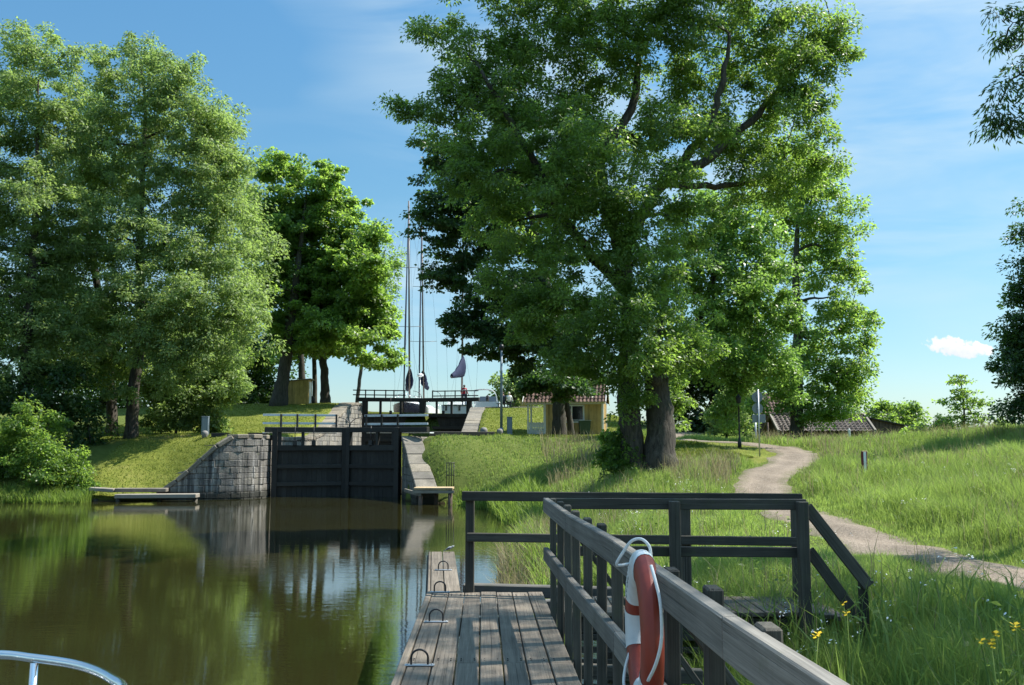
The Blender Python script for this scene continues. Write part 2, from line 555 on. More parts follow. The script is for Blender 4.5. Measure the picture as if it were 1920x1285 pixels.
        b = me.attributes.new('rnd', 'FLOAT', 'FACE')
        b.data.foreach_set('value', np.array(s.r, dtype=np.float32))
        ob = bpy.data.objects.new(name, me)
        COL.objects.link(ob)
        if parent is not None:
            ob.parent = parent
        else:
            ob.location = o
        return ob


ORG = {}


def thing(name, label, cat, loc=(0, 0, 0), group=None):
    o = bpy.data.objects.new(name, None)
    COL.objects.link(o)
    o.location = loc
    o.empty_display_size = 0.2
    o['label'] = label
    o['category'] = cat
    if group:
        o['group'] = group
    ORG[o.name] = Vector(loc)
    return o


def tag(o, label=None, cat=None, group=None, kind=None):
    if label:
        o['label'] = label
    if cat:
        o['category'] = cat
    if group:
        o['group'] = group
    if kind:
        o['kind'] = kind
    return o


def part(mb, name, mat, root, sub=None):
    """part (or sub-part of part 'sub') given in world coordinates"""
    o = mb.build(name, mat, None, True, ORG[root.name])
    o.location = (0, 0, 0)
    o.parent = sub if sub is not None else root
    return o


def copy_tree(o, parent=None):
    c = o.copy()
    COL.objects.link(c)
    c.parent = parent
    ORG[c.name] = Vector(c.location)
    for ch in [x for x in bpy.data.objects if x.parent == o]:
        copy_tree(ch, c)
    return c


def np_mesh(name, verts, loops, starts, totals, mat, rnd=None, smooth=False):
    me = bpy.data.meshes.new(name)
    me.vertices.add(len(verts))
    me.vertices.foreach_set('co', np.ascontiguousarray(verts, dtype=np.float32).ravel())
    me.loops.add(len(loops))
    me.loops.foreach_set('vertex_index', np.ascontiguousarray(loops, dtype=np.int32))
    me.polygons.add(len(starts))
    me.polygons.foreach_set('loop_start', np.ascontiguousarray(starts, dtype=np.int32))
    if smooth:
        me.polygons.foreach_set('use_smooth', np.ones(len(starts), dtype=bool))
    me.update(calc_edges=True)
    if rnd is not None:
        b = me.attributes.new('rnd', 'FLOAT', 'FACE')
        b.data.foreach_set('value', np.ascontiguousarray(rnd, dtype=np.float32))
    me.materials.append(mat)
    ob = bpy.data.objects.new(name, me)
    COL.objects.link(ob)
    return ob


def unit(a):
    return a / np.maximum(np.linalg.norm(a, axis=-1, keepdims=True), 1e-9)

build_materials()

# ------------------------------------------------------------------ world, sun, camera
SUNSTR = 4.2
SKYSTR = 0.098
w = bpy.data.worlds.new("World")
sc.world = w
w.use_nodes = True
w.node_tree.nodes.clear()
t = NT(w)
sky = t.n.new('ShaderNodeTexSky')
sky.sky_type = 'NISHITA'
sky.sun_disc = False
sky.sun_elevation = SUN_EL
sky.sun_rotation = math.atan2(math.cos(SUN_AZ), math.sin(SUN_AZ))
sky.altitude = 50
sky.air_density = 1.15
sky.dust_density = 0.4
sky.ozone_density = 2.2
tc = t.n.new('ShaderNodeTexCoord')
d = tc.outputs['Generated']
sx = t.new('ShaderNodeSeparateXYZ')
t.l.new(d, sx.inputs[0])
yy = t.math('MAXIMUM', sx.outputs[1], 0.05)
az = t.math('DIVIDE', sx.outputs[0], yy)
el = t.math('DIVIDE', sx.outputs[2], yy)
# thin high veils
n1 = t.noise(t.mapping(d, (2.2, 2.2, 11.0)), 1.5, 5, 0.55, 0.5)
n2 = t.noise(t.mapping(d, (1.0, 1.0, 3.0), (4.1, 1.3, 0)), 1.6, 3, 0.5)
wisp = t.math('MULTIPLY', t.ramp(n1, [(0.36, 0.0), (0.74, 1.0)]), t.ramp(n2, [(0.38, 0.0), (0.60, 1.0)]))
wisp = t.math('MULTIPLY', wisp, 0.8)
# one small fair-weather cloud low in the sky
p0 = W(1797, 652, 100.0) - Vector((0, 0, H))
a0, e0 = p0.x / p0.y, p0.z / p0.y
nn = t.new('ShaderNodeCombineXYZ')
t.l.new(az, nn.inputs[0])
t.l.new(el, nn.inputs[1])
cn = t.noise(nn.outputs[0], 75.0, 5, 0.55)
da = t.math('DIVIDE', t.math('SUBTRACT', az, a0), 0.047)
tilt = t.math('MULTIPLY', da, -0.0045)
de = t.math('DIVIDE', t.math('SUBTRACT', t.math('SUBTRACT', el, e0), tilt), 0.0125)
rr = t.math('ADD', t.math('MULTIPLY', da, da), t.math('MULTIPLY', de, de))
cl = t.math('ADD', t.math('SUBTRACT', 1.0, rr), t.math('MULTIPLY', t.math('SUBTRACT', cn, 0.5), 2.0))
cmask = t.ramp(cl, [(0.40, 0.0), (0.62, 1.0)])
cmask = t.math('MULTIPLY', cmask, 0.95)
shade = t.ramp(t.math('ADD', t.math('MULTIPLY', de, 0.5), cn), [(0.1, (3.6, 3.9, 4.3)), (0.7, (5.2, 5.0, 4.95))])
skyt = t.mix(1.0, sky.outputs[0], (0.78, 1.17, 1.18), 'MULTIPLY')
skyt = t.mix(1.0, skyt, t.ramp(sx.outputs[2], [(0.0, (0.61, 0.50, 0.62)), (0.10, (0.56, 0.49, 0.54)), (0.25, (0.54, 0.53, 0.55)), (0.45, (0.55, 0.60, 0.65)), (0.62, (1.2, 1.12, 1.05)), (1.0, (2.2, 2.0, 1.8))]), 'MULTIPLY')  # upper sky brightened as added fill light, lower sky dimmed
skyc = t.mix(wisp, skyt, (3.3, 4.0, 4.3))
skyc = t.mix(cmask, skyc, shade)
for nd in t.n:
    if nd.type == 'MIX':
        nd.clamp_result = False
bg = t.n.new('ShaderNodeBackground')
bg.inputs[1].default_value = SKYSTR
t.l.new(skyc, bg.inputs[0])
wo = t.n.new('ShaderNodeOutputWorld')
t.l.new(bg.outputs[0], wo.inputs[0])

sl = bpy.data.lights.new('sun', 'SUN')
sl.energy = SUNSTR
sl.angle = R(0.55)
sl.color = (1.0, 0.955, 0.87)
so = bpy.data.objects.new('sun', sl)
COL.objects.link(so)
so.rotation_euler = (-SUNV).to_track_quat('-Z', 'Y').to_euler()
so.location = (0, 0, 60)

cd = bpy.data.cameras.new('camera')
cam = bpy.data.objects.new('camera', cd)
COL.objects.link(cam)
cam.location = (0, 0, H)
cam.rotation_euler = (math.pi / 2 + TH, 0, 0)
cd.sensor_width = 36
cd.lens = 36 * F / 1920
cd.clip_end = 6000
cd.clip_start = 0.05
sc.camera = cam
sc.view_settings.view_transform = 'Standard'
sc.view_settings.look = 'None'
sc.view_settings.exposure = 1.24
sc.view_settings.gamma = 1.0
sc.render.resolution_x, sc.render.resolution_y = 1024, 685
sc.cycles.max_bounces = 7
sc.cycles.diffuse_bounces = 3
sc.cycles.glossy_bounces = 3
sc.cycles.transmission_bounces = 4
sc.cycles.use_denoising = True
sc.cycles.caustics_reflective = False
sc.cycles.caustics_refractive = False

# ------------------------------------------------------------------ terrain
YU = 78.0      # upper gate distance
CTRL = [
    # pond bed
    (-10, 40, -1.2), (-5, 20, -1.2), (-20, 35, -1.0), (-30, 20, -1.2), (-30, -5, -1.2), (0, 8, -.9), (0, 15, -.8), (0, 0, -.9),
    (-.8, 30, -.6), (-10, 46, -1.3), (-30, 42, -.7), (-45, 38, -.8), (-45, 20, -1), (-3, 40, -.8), (-20, 44, -.7), (-5, 46, -1), (-70, 30, -1), (-70, 0, -1), (-18, 45.6, -.4),
    (0, -10, -1), (-30, -20, -1.2),
    # right shore
    (1.5, 5, -.02), (1.6, 0, -.02), (1.5, 10, -.02), (1.15, 18.5, 0), (.75, 25, 0), (.85, 30, 0), (.75, 34, .0), (-.67, 40.5, 0), (-2.6, 45, .15), (-3.4, 45.6, .6),
    (2.8, 0, .6), (2.8, 5, .55), (2.7, 10, .65), (2.7, 14, .75), (2.5, 20, .8), (2.6, 28, 1.05), (2.2, 35, 1.1),
    # slope below the hut
    (-.25, 44, 1.1), (1.06, 48, 2.0), (2.7, 54, 3.1), (-1.5, 48, 2.2), (-3.3, 50, 3.05), (-1, 52, 3.1), (-4.2, 47.4, 1.95), (3.75, 40, 1.9), (5, 46, 2.6),
    (4.5, 30, 1.62), (7.6, 38, 2.17), (3.2, 31, 1.45),
    # path
    (6.6, 8, .85), (6.6, 12.5, 1.0), (7, 17, 1.05), (6.9, 21, 1.15), (7.5, 28, 1.5), (10.2, 36, 2.0), (12.6, 42, 2.35), (11.5, 47, 2.7), (8.9, 52, 2.95),
    # right field
    (9, 12, 1.1), (12, 15, 1.5), (9.4, 20, 1.28), (9.8, 24, 1.3), (13, 34, 1.95), (16.7, 38, 2.8), (18.8, 38, 3.0), (11.9, 22, 1.85), (9.2, 17, 1.2), (5, 5, .75), (4.3, 8, .72), (9, 3, 1.2),
    (22, 45, 3.0), (30, 50, 3.4), (25, 30, 3.1), (14, 55, 2.65), (20, 60, 2.65), (12, 60, 2.85), (18, 52, 2.65), (26, 60, 2.8), (5, 60, 3.2), (0, 62, 3.2), (40, 30, 3.6), (60, 50, 3.8), (40, 5, 3.0), (20, 5, 2.0), (60, 0, 3),
    (-2.0, 58, 3.2), (-2, 65, 3.6), (-1.5, 73, 5.0), (-1.5, 78, 5.55), (2, 78, 5.6), (6, 79, 5.5), (9, 75, 4.6), (5, 68, 4.1), (10, 66, 3.6),
    (16, 85, 3.6), (25, 80, 3.2), (40, 70, 3.4), (60, 90, 3.5), (14, 75, 3.6), (0, 100, 5.8), (8, 95, 5.6), (20, 120, 4.5),
    # left bank
    (-24, 45.6, 0), (-30, 45.2, 0), (-45, 44, 0), (-70, 42, 0), (-25, 47, .5), (-21, 46.6, .1), (-19.8, 47, .35), (-17.2, 48.2, .6), (-15.7, 48.8, 1.85), (-14.2, 50, 3.1), (-18.5, 48.0, .6),
    (-20, 48, .95), (-19.7, 50, 2.0), (-19.3, 53, 3.05), (-23.9, 50, 2.1), (-30, 51, 2.1), (-25, 56, 3.1), (-20, 60, 3.3), (-14, 60, 3.3), (-14, 68, 4.5), (-20, 69, 4.6), (-14, 76, 5.85),
    (-20, 77, 5.9), (-30, 78, 5.7), (-30, 64, 4.0), (-45, 56, 3.3), (-45, 85, 5.8), (-13, 55, 3.2), (-13, 63, 3.6), (-70, 60, 3.5), (-70, 95, 5.8), (-25, 95, 6.0), (-16, 90, 6.0), (-40, 120, 6), (-15, 120, 6),
]


def rbf_fit(ctrl):
    P = np.array(ctrl, dtype=float)
    n = len(P)
    D = np.sqrt(((P[:, None, :2] - P[None, :, :2]) ** 2).sum(-1) + 0.4)
    A = np.zeros((n + 1, n + 1))
    A[:n, :n] = D
    A[:n, n] = 1
    A[n, :n] = 1
    b = np.zeros(n + 1)
    b[:n] = P[:, 2]
    return P, np.linalg.solve(A, b)


RP, RW = rbf_fit(CTRL)


def raw_h(x, y):
    x, y = np.asarray(x, float), np.asarray(y, float)
    z = np.zeros_like(x) + RW[-1]
    for (cx, cy, _), wt in zip(RP, RW[:-1]):
        z += wt * np.sqrt((x - cx) ** 2 + (y - cy) ** 2 + 0.4)
    return z


def sst(a, b, x):
    t_ = np.clip((x - a) / (b - a), 0, 1)
    return t_ * t_ * (3 - 2 * t_)


xs = np.concatenate([[-1500, -900, -500, -300, -200, -140, -110], np.arange(-90, -36, 1.5), np.arange(-36, -1.0, 0.45), np.arange(-1.0, 24, 0.25), np.arange(24, 50, 0.8),
                     np.arange(50, 100, 3), [110, 140, 200, 300, 500, 900, 1500]])
ys = np.concatenate([[-400, -200, -100, -60, -40, -30, -22], np.arange(-16, 4, 1.0), np.arange(4, 36, 0.25), np.arange(36, 62, 0.3), np.arange(62, 104, 0.6), np.arange(104, 150, 2.5), [160, 180, 220, 300, 450, 700, 1100, 1800, 3000]])
GX, GY = np.meshgrid(xs, ys)
cx_, cy_ = np.clip(GX, -80, 70), np.clip(GY, -20, 125)
GZ = raw_h(cx_, cy_)
far = np.maximum(sst(100, 150, GY), np.maximum(sst(60, 110, GX), sst(75, 130, -GX) * sst(40, 60, GY)))
GZ = GZ * (1 - far) + far * np.where(GX > 10, 3.6, 5.6)
# small lumps on dry land
lump = 0.05 * np.sin(GX * 1.7 + 1.3 * np.sin(GY * .9)) * np.sin(GY * 1.3 + 2 * np.sin(GX * .6)) + 0.03 * np.sin(GX * 4.1 + GY * 2.3)
GZ = GZ + lump * sst(.2, .8, GZ) * (GY < 60)
# lock chamber and upper basin are cut out of the ground
inx = sst(-13.3, -12.95, GX) * (1 - sst(-5.3, -4.9, GX))
lower = inx * sst(49.6, 50.0, GY) * (1 - sst(62, 62.4, GY))
inx2 = sst(-13.3, -12.95, GX) * (1 - sst(-2.9, -2.5, GX))
mid = inx2 * sst(61.6, 62.0, GY) * (1 - sst(79, 79.4, GY))
inx3 = sst(-14.9, -14.4, GX) * (1 - sst(1.6, 2.1, GX))
fore = sst(-13.0, -12.4, GX) * (1 - sst(-5.6, -5.0, GX)) * sst(44, 45, GY) * (1 - sst(50, 50.4, GY))
wallY = np.interp(GX, [-17.3, -16.2, -15.2, -14.2, -13.4, -12.75, -12.4], [47.45, 47.6, 47.85, 48.15, 48.6, 49.4, 50.4])
frl = sst(-17.35, -17.2, GX) * (1 - sst(-6.0, -5.0, GX)) * sst(44, 45, GY) * (1 - sst(0.0, .35, GY - wallY))
upp = inx3 * sst(79.2, 79.8, GY) * (1 - sst(150, 160, GY))
GZ = GZ * (1 - lower) + lower * -1.3
GZ = GZ * (1 - fore) + fore * -1.3
GZ = GZ * (1 - frl) + frl * -1.0
GZ = GZ * (1 - mid) + mid * -1.3
GZ = GZ * (1 - upp) + upp * 3.6


def hz(x, y):
    """ground height by bilinear lookup (arrays or scalars)"""
    x = np.asarray(x, float)
    y = np.asarray(y, float)
    i = np.clip(np.searchsorted(xs, x) - 1, 0, len(xs) - 2)
    j = np.clip(np.searchsorted(ys, y) - 1, 0, len(ys) - 2)
    u = (x - xs[i]) / (xs[i + 1] - xs[i])
    v = (y - ys[j]) / (ys[j + 1] - ys[j])
    return (GZ[j, i] * (1 - u) * (1 - v) + GZ[j, i + 1] * u * (1 - v) + GZ[j + 1, i] * (1 - u) * v + GZ[j + 1, i + 1] * u * v)


def g3(x, y, dz=0.0):
    return Vector((x, y, float(hz(x, y)) + dz))


# path centre line
PATH = [(6.9, -14), (6.75, 2), (6.9, 8), (6.65, 12.5), (6.42, 15), (6.42, 18), (6.5, 21.5), (6.75, 25.5), (7.6, 29.3), (9.0, 33), (10.7, 37), (12.0, 41), (12.3, 44.5), (11.2, 47.8), (9.4, 50.6), (8.3, 53.5), (8.6, 57.5), (10.5, 62), (13, 68), (15, 78)]


def catmull(P, n=8):
    P = [np.array(p, float) for p in P]
    P = [2 * P[0] - P[1]] + P + [2 * P[-1] - P[-2]]
    out = []
    for i in range(1, len(P) - 2):
        for k in range(n):
            t_ = k / n
            out.append(0.5 * ((2 * P[i]) + (-P[i - 1] + P[i + 1]) * t_ + (2 * P[i - 1] - 5 * P[i] + 4 * P[i + 1] - P[i + 2]) * t_ ** 2 + (-P[i - 1] + 3 * P[i] - 3 * P[i + 1] + P[i + 2]) * t_ ** 3))
    out.append(P[-2])
    return np.array(out)


PC = catmull(PATH, 12)


def path_dist(x, y):
    x, y = np.asarray(x, float), np.asarray(y, float)
    dmin = np.full(x.shape, 1e9)
    for k in range(0, len(PC), 2):
        dmin = np.minimum(dmin, (x - PC[k, 0]) ** 2 + (y - PC[k, 1]) ** 2)
    return np.sqrt(dmin)


def is_lawn(x, y):
    """1 on mown ground, 0 on meadow"""
    x, y = np.asarray(x, float), np.asarray(y, float)
    left = ((x < -12) & (y > 46) & (x > -21)) | ((x < -12) & (y > 53) & (x > -26))
    right = (x > -4.5) & (x < 8.4) & (y > 53.3) & (y < 150)
    tri = (x > 5.6) & (x < 12.5) & (y > 35.5) & (y < 53.3) & (x < 6.8 + (y - 33) * 0.75)
    return (left | right | tri).astype(float)


me = bpy.data.meshes.new('ground')
ny, nx = GZ.shape
V = np.stack([GX, GY, GZ], -1).reshape(-1, 3)
ii = (np.arange(ny - 1)[:, None] * nx + np.arange(nx - 1)[None, :]).ravel()
Fq = np.stack([ii, ii + 1, ii + nx + 1, ii + nx], -1)
ground = np_mesh('ground', V, Fq.ravel(), np.arange(len(Fq)) * 4, None, MT['ground'], None, True)
tag(ground, kind='structure')
fx, fy = V[:, 0], V[:, 1]
md = 1 - is_lawn(fx, fy)
# soften lawn/meadow border
a = ground.data.attributes.new('meadow', 'FLOAT', 'POINT')
a.data.foreach_set('value', md.astype(np.float32))
bare = np.clip(1.0 - np.sqrt((fx + 18.6) ** 2 * .25 + (fy - 53.6) ** 2) / 1.3, 0, 1)
bare = np.maximum(bare, np.clip(1 - np.hypot(fx - 4.7, fy - 30.2) / 1.6, 0, 1) * .8)
bare = np.maximum(bare, np.clip(1 - np.hypot(fx - 3.1, fy - 58) / 1.8, 0, 1) * .8)
bare = np.maximum(bare, np.clip(1 - np.hypot((fx - 9.3) * .5, fy - 43.6) / .9, 0, 1) * .8)
bare = np.maximum(bare, np.clip(1 - np.abs(fy - 77.3) / 1.0, 0, 1) * ((fx > -16) & (fx < -12)) * .9)
bare = np.maximum(bare, np.clip(1 - np.hypot((fx - 1.2) * .5, fy - 61) / .8, 0, 1) * .6)
a = ground.data.attributes.new('bare', 'FLOAT', 'POINT')
a.data.foreach_set('value', bare.astype(np.float32))

# gravel path sheet
rows, edg = [], []
for k in range(len(PC)):
    d_ = PC[min(k + 1, len(PC) - 1)] - PC[max(k - 1, 0)]
    d_ /= np.linalg.norm(d_)
    nrm = np.array([d_[1], -d_[0]])
    row = []
    hw = (.66 if PC[k][1] < 25 else min(.88, .66 + (PC[k][1] - 25) * .035)) + 0.08 * math.sin(k * .37) + 0.06 * math.sin(k * 1.1)
    for j in range(-6, 7):
        o_ = j / 6.0 * hw
        q = PC[k] + nrm * o_
        row.append(q)
        edg.append(abs(j) / 6.0)
    rows.append(row)
mb = MB()
vr = []
for row in rows:
    vr.append([Vector((q[0], q[1], float(hz(q[0], q[1])) + 0.035 - 0.03 * (abs(j - 6) / 6) ** 4)) for j, q in enumerate(row)])
mb.grid(vr)
gp = mb.build('gravel_path', MT['gravel'])
a = gp.data.attributes.new('edge', 'FLOAT', 'POINT')
a.data.foreach_set('value', np.clip((np.array(edg, dtype=np.float32) - .55) / .45, 0, 1))
a = gp.data.attributes.new('across', 'FLOAT', 'POINT')
a.data.foreach_set('value', np.array(edg, dtype=np.float32))
tag(gp, kind='structure')
# water sheets
def sheet(name, x0, x1, y0, y1, z, mat):
    mb = MB()
    mb.grid([[Vector((x0, y0, z)), Vector((x1, y0, z))], [Vector((x0, y1, z)), Vector((x1, y1, z))]], False)
    return tag(mb.build(name, mat, None, False), kind='structure')


sheet('canal_water', -160, 12, -90, 52.0, 0.0, MT['water'])
sheet('lock_basin_water', -13.4, -2.4, 52.4, 79.0, 1.35, MT['water'])
sheet('upper_canal_water', -15.5, 2.4, 79.0, 158, 4.9, MT['water'])

# ------------------------------------------------------------------ vegetation
Q = 2.3


def leaf_mesh(name, C, AX, NO, L, Wd, rnd, mat, fold=0.0):
    """diamond leaves; C base point, AX axis, NO normal, L length, Wd width"""
    B = unit(np.cross(NO, AX))
    NO = np.cross(AX, B)
    L = L[:, None]
    Wd = Wd[:, None]
    v0 = C
    v1 = C + AX * L * .45 + B * Wd * .5 + NO * Wd * .12
    v2 = C + AX * L - NO * L * .10
    v3 = C + AX * L * .45 - B * Wd * .5 + NO * Wd * .12
    V = np.stack([v0, v1, v2, v3], 1).reshape(-1, 3)
    n = len(C)
    return np_mesh(name, V, np.arange(n * 4), np.arange(n) * 4, None, mat, rnd)


def bezier(p0, p1, p2, n):
    return [(p0 * (1 - t_) ** 2 + p1 * 2 * t_ * (1 - t_) + p2 * t_ ** 2) for t_ in np.linspace(0, 1, n)]


def make_tree(name, label, trunks, lobes, Y, mat, bark, seed, rc=.75, k=1.0, lpc=70, L=.17, Wd=.08, droop=.35, group=None, cat='tree',
              limbs=(), twig=.022, depth=None, flat=.65, upb=.55, shell=.4, dark=0.0):
    """trunks: list of (list of world pts, list of radii); lobes: list of (world centre, (rx,ry,rz))"""
    rs = np.random.default_rng(seed)
    random.seed(seed)
    base = trunks[0][0][0]
    root = thing(name, label, cat, base, group)
    tm = MB()
    nodes = []
    for pts, rad in trunks:
        P = catmull([tuple(p) for p in pts], 6)
        Rr = np.interp(np.linspace(0, len(rad) - 1, len(P)), range(len(rad)), rad)
        P = P + rs.normal(0, 1, P.shape) * (Rr[:, None] * .06)
        # root flare
        P3 = [Vector(p) for p in P]
        if rad[0] > .12:
            fl = np.array([1 + .28 * math.exp(-(p.z - P3[0].z) / (rad[0] * 1.1)) for p in P3])
            Rr = Rr * fl
            P3[0].z -= .35
        tm.tube(P3, list(Rr), 14 if rad[0] > .2 else 8, wob=.05)
        h0 = len(P) // 3
        nodes += [tuple(p) + (r_,) for p, r_ in zip(P[h0:], Rr[h0:])]
    for pts, rad in limbs:
        P = catmull([tuple(p) for p in pts], 6)
        Rr = np.interp(np.linspace(0, len(rad) - 1, len(P)), range(len(rad)), rad)
        P[1:] = P[1:] + rs.normal(0, 1, P[1:].shape) * .04
        tm.tube([Vector(p) for p in P], list(Rr), 9, wob=.05)
        nodes += [tuple(p) + (r_,) for p, r_ in zip(P, Rr)]
    nodes = [np.array(nodes)]

    def nearest(p, zpen=.7):
        N = np.concatenate(nodes)
        dd = N[:, :3] - p
        dist = np.sqrt((dd ** 2).sum(1)) + np.maximum(dd[:, 2], 0) * zpen
        i = int(dist.argmin())
        return N[i], dist[i]

    order = sorted(range(len(lobes)), key=lambda i: nearest(np.array(lobes[i][0]))[1])
    clumps, cout = [], []
    for i in order:
        c, r_ = np.array(lobes[i][0], float), np.array(lobes[i][1], float)
        nd, dist = nearest(c)
        if dist > .4:
            p0 = nd[:3]
            r0 = min(nd[3] * .7, .03 + .022 * dist + .02 * r_.mean())
            midp = (p0 + c) / 2 + np.array([0, 0, .18 * dist]) + rs.normal(0, .07 * dist, 3)
            P = np.array(bezier(p0, midp, c, 9))
            P[1:-1] += rs.normal(0, .02 * dist, P[1:-1].shape)
            Rr = np.linspace(r0, max(.02, r0 * .3), 9)
            tm.tube([Vector(p) for p in P], list(Rr), 6, False)
            nodes.append(np.concatenate([P, Rr[:, None]], 1))
        rbar2 = (r_[0] * r_[1] + r_[0] * r_[2] + r_[1] * r_[2]) / 3
        n = max(4, int(4 * k * rbar2 / rc ** 2))
        dirs = unit(rs.normal(0, 1, (n, 3)))
        rad = shell + (1 - shell) * rs.random(n) ** .6
        rad = rad * (1 + .20 * rs.normal(0, 1, n))
        P = c + dirs * r_ * rad[:, None]
        clumps.append(P)
        cout.append(dirs)
    CL, CO = np.concatenate(clumps), np.concatenate(cout)
    if depth is not None:
        keep = CL[:, 2] > depth
        CL, CO = CL[keep], CO[keep]
    # twigs
    o2 = np.argsort([nearest(p)[1] for p in CL])
    for i in o2:
        p = CL[i]
        nd, dist = nearest(p)
        if dist < .25:
            continue
        r0 = min(nd[3] * .8, twig + .006 * dist)
        midp = (nd[:3] + p) / 2 + np.array([0, 0, .12 * dist]) + rs.normal(0, .08 * dist, 3)
        P = np.array(bezier(nd[:3], midp, p, 5))
        Rr = np.linspace(r0, .006, 5)
        tm.tube([Vector(q) for q in P], list(Rr), 4, False)
        nodes.append(np.concatenate([P[1:], Rr[1:, None]], 1))
    part(tm, 'trunk', bark, root)
    # leaves
    n = max(10, int(lpc * Q))
    cnt = (n * (.55 + .9 * rs.random(len(CL)))).astype(int)
    idx = np.repeat(np.arange(len(CL)), cnt)
    N = len(idx)
    off = rs.normal(0, 1, (N, 3))
    off = unit(off) * (rs.random((N, 1)) ** .5) * np.array([1, 1, flat]) * rc
    sz = (.5 + .95 * rs.random(len(CL)))[idx][:, None]
    off = off * sz
    hor = np.linalg.norm(off[:, :2], axis=1)
    C = CL[idx] + off
    C[:, 2] -= droop * hor ** 2 / rc * .8
    AX = unit(unit(off * np.array([1, 1, .5])) * .9 + rs.normal(0, .45, (N, 3)) + np.array([0, 0, -droop]))
    NO = unit(rs.normal(0, .55, (N, 3)) + np.array([0, 0, upb]) + CO[idx] * .45)
    ll = L * (.65 + .7 * rs.random(N))
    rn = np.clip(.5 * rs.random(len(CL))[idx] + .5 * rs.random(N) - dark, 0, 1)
    cr = leaf_mesh('crown', C - np.array(base), AX, NO, ll, ll * (Wd / L), rn, mat)
    cr.parent = root
    return root, N


def LB(Y, items, dscale=1.0, mn=.5):
    """lobes from photo measurements: (px,py,rx,ry[,dY])"""
    out = []
    for it in items:
        px, py, rx, ry = it[:4]
        dY = it[4] if len(it) > 4 else random.uniform(-1, 1) * M(min(rx, 90), Y) * .8
        c = W(px, py, Y + dY)
        a, b = M(rx, Y), M(ry, Y)
        out.append((c, (a, max(mn, dscale * (a + b) / 2), b)))
    return out


def TP(Y, pts, base=None):
    """trunk path from photo measurements (px, py[, dY])"""
    out = []
    for i, p in enumerate(pts):
        q = W(p[0], p[1], Y + (p[2] if len(p) > 2 else 0))
        out.append(q)
    q = out[0]
    q.z = float(hz(q.x, q.y)) - .05
    return out


random.seed(3)
nleaf = 0
# --- the big twin-trunked ash on the right bank
Y = 31.0
T1a = TP(Y, [(1192, 893), (1186, 840), (1180, 770), (1178, 690, .3), (1182, 600, .4), (1172, 520, .3), (1165, 470, .2)])
T1b = TP(Y, [(1236, 893, -.2), (1237, 840, -.2), (1236, 770), (1230, 705), (1231, 660, .2), (1238, 610, .6), (1250, 560, 1)])
L1 = [T1a[-1], W(1205, 400, 31.4), W(1245, 345, 31.6), W(1330, 295, 32), W(1420, 215, 32.4), W(1490, 135, 32.6), W(1560, 40, 33)]
L2 = [W(1225, 368, 31.5), W(1290, 290, 31), W(1330, 235, 30.6), W(1355, 150, 30.2), W(1370, 60, 30)]
L3 = [T1a[-1], W(1140, 390, 31), W(1125, 300, 31.4), W(1190, 190, 32), W(1200, 100, 32), W(1255, 20, 32)]
L4 = [W(1180, 560, 31.4), W(1080, 440, 30.5), W(1040, 380, 30), W(960, 230, 29.5), W(900, 130, 29.5)]
L5 = [W(1245, 345, 31.6), W(1360, 350, 33), W(1440, 330, 34)]
big = LB(Y, [(868, 110, 70, 80), (800, 60, 25, 45, -.5), (850, 215, 65, 60), (768, 200, 32, 55, 0), (945, 170, 100, 110), (1010, 50, 110, 105), (1120, 90, 110, 120), (1000, 270, 120, 100),
             (1090, 330, 110, 110, -2), (900, 330, 75, 70), (960, 420, 95, 80), (1200, 40, 90, 80), (1270, 150, 60, 80, 2), (1300, 40, 80, 70), (1400, 50, 80, 75), (1480, 60, 75, 70), (1545, 100, 50, 60),
             (1570, 60, 25, 60), (1590, 105, 18, 16), (1430, 190, 60, 45, 1.5), (1500, 190, 55, 45), (1530, 230, 40, 40), (1440, 120, 60, 55, 2), (1330, 250, 42, 36, -1.5), (1265, 330, 45, 40, -2), (1500, 120, 50, 50, -.6), (1250, 230, 50, 50, -1.5), (1400, 345, 70, 50, 2.5), (1360, 260, 50, 50, 3), (1530, 300, 45, 45, 1), (1480, 360, 55, 45, 2), (1435, 245, 55, 45, 3), (1340, 130, 45, 50, 2.5), (1390, 280, 70, 45, 2), (1470, 290, 60, 45), (1330, 210, 45, 60, 2.5), (1210, 270, 70, 80, 2),
             (1090, 460, 100, 75, -1.5), (1210, 500, 75, 75, -1.5), (1170, 590, 90, 60, -2), (1070, 570, 80, 65), (1250, 590, 80, 60), (1090, 650, 75, 45, -1), (1200, 660, 75, 42, -2.2), (1060, 680, 45, 20),
             (1150, 700, 50, 26, -1), (1290, 660, 60, 45), (1290, 420, 65, 60, 1), (1150, -70, 240, 70), (1420, -60, 160, 70), (930, -60, 120, 60), (1280, -170, 230, 80), (1090, 210, 70, 60), (1180, 380, 60, 60, -2),
             (1000, 600, 55, 55), (960, 520, 60, 60), (1262, 735, 25, 55, 1.2), (1272, 765, 16, 26, 1), (1180, 755, 18, 18, -1.0), (1200, 745, 22, 18, -1)])
r_, n_ = make_tree('ash_tree', 'huge leafy ash with two dark twin trunks standing beside the gravel path', [(T1a, [.42, .37, .35, .33, .31, .28, .25]), (T1b, [.50, .46, .43, .37, .20, .14, .10])],
                   big, Y, MT['leaf_ash'], MT['bark'], 5, rc=.42, k=1.0, lpc=68, L=.125, Wd=.058, droop=.4,
                   limbs=[(L1, [.27, .22, .19, .16, .12, .08, .04]), (L2, [.17, .15, .13, .10, .05]), (L3, [.24, .2, .17, .14, .1, .05]), (L4, [.2, .16, .13, .1, .05]), (L5, [.13, .1, .05])], group=None)
nleaf += n_
# burl on the right trunk
mb = MB()
bc = W(1226, 712, 30.7)
mb.lathe(bc - Vector((0, 0, .25)), [(.05, 0), (.22, .06), (.29, .2), (.27, .34), (.16, .46), (.03, .5)], 10)
part(mb, 'burl', MT['bark'], r_)

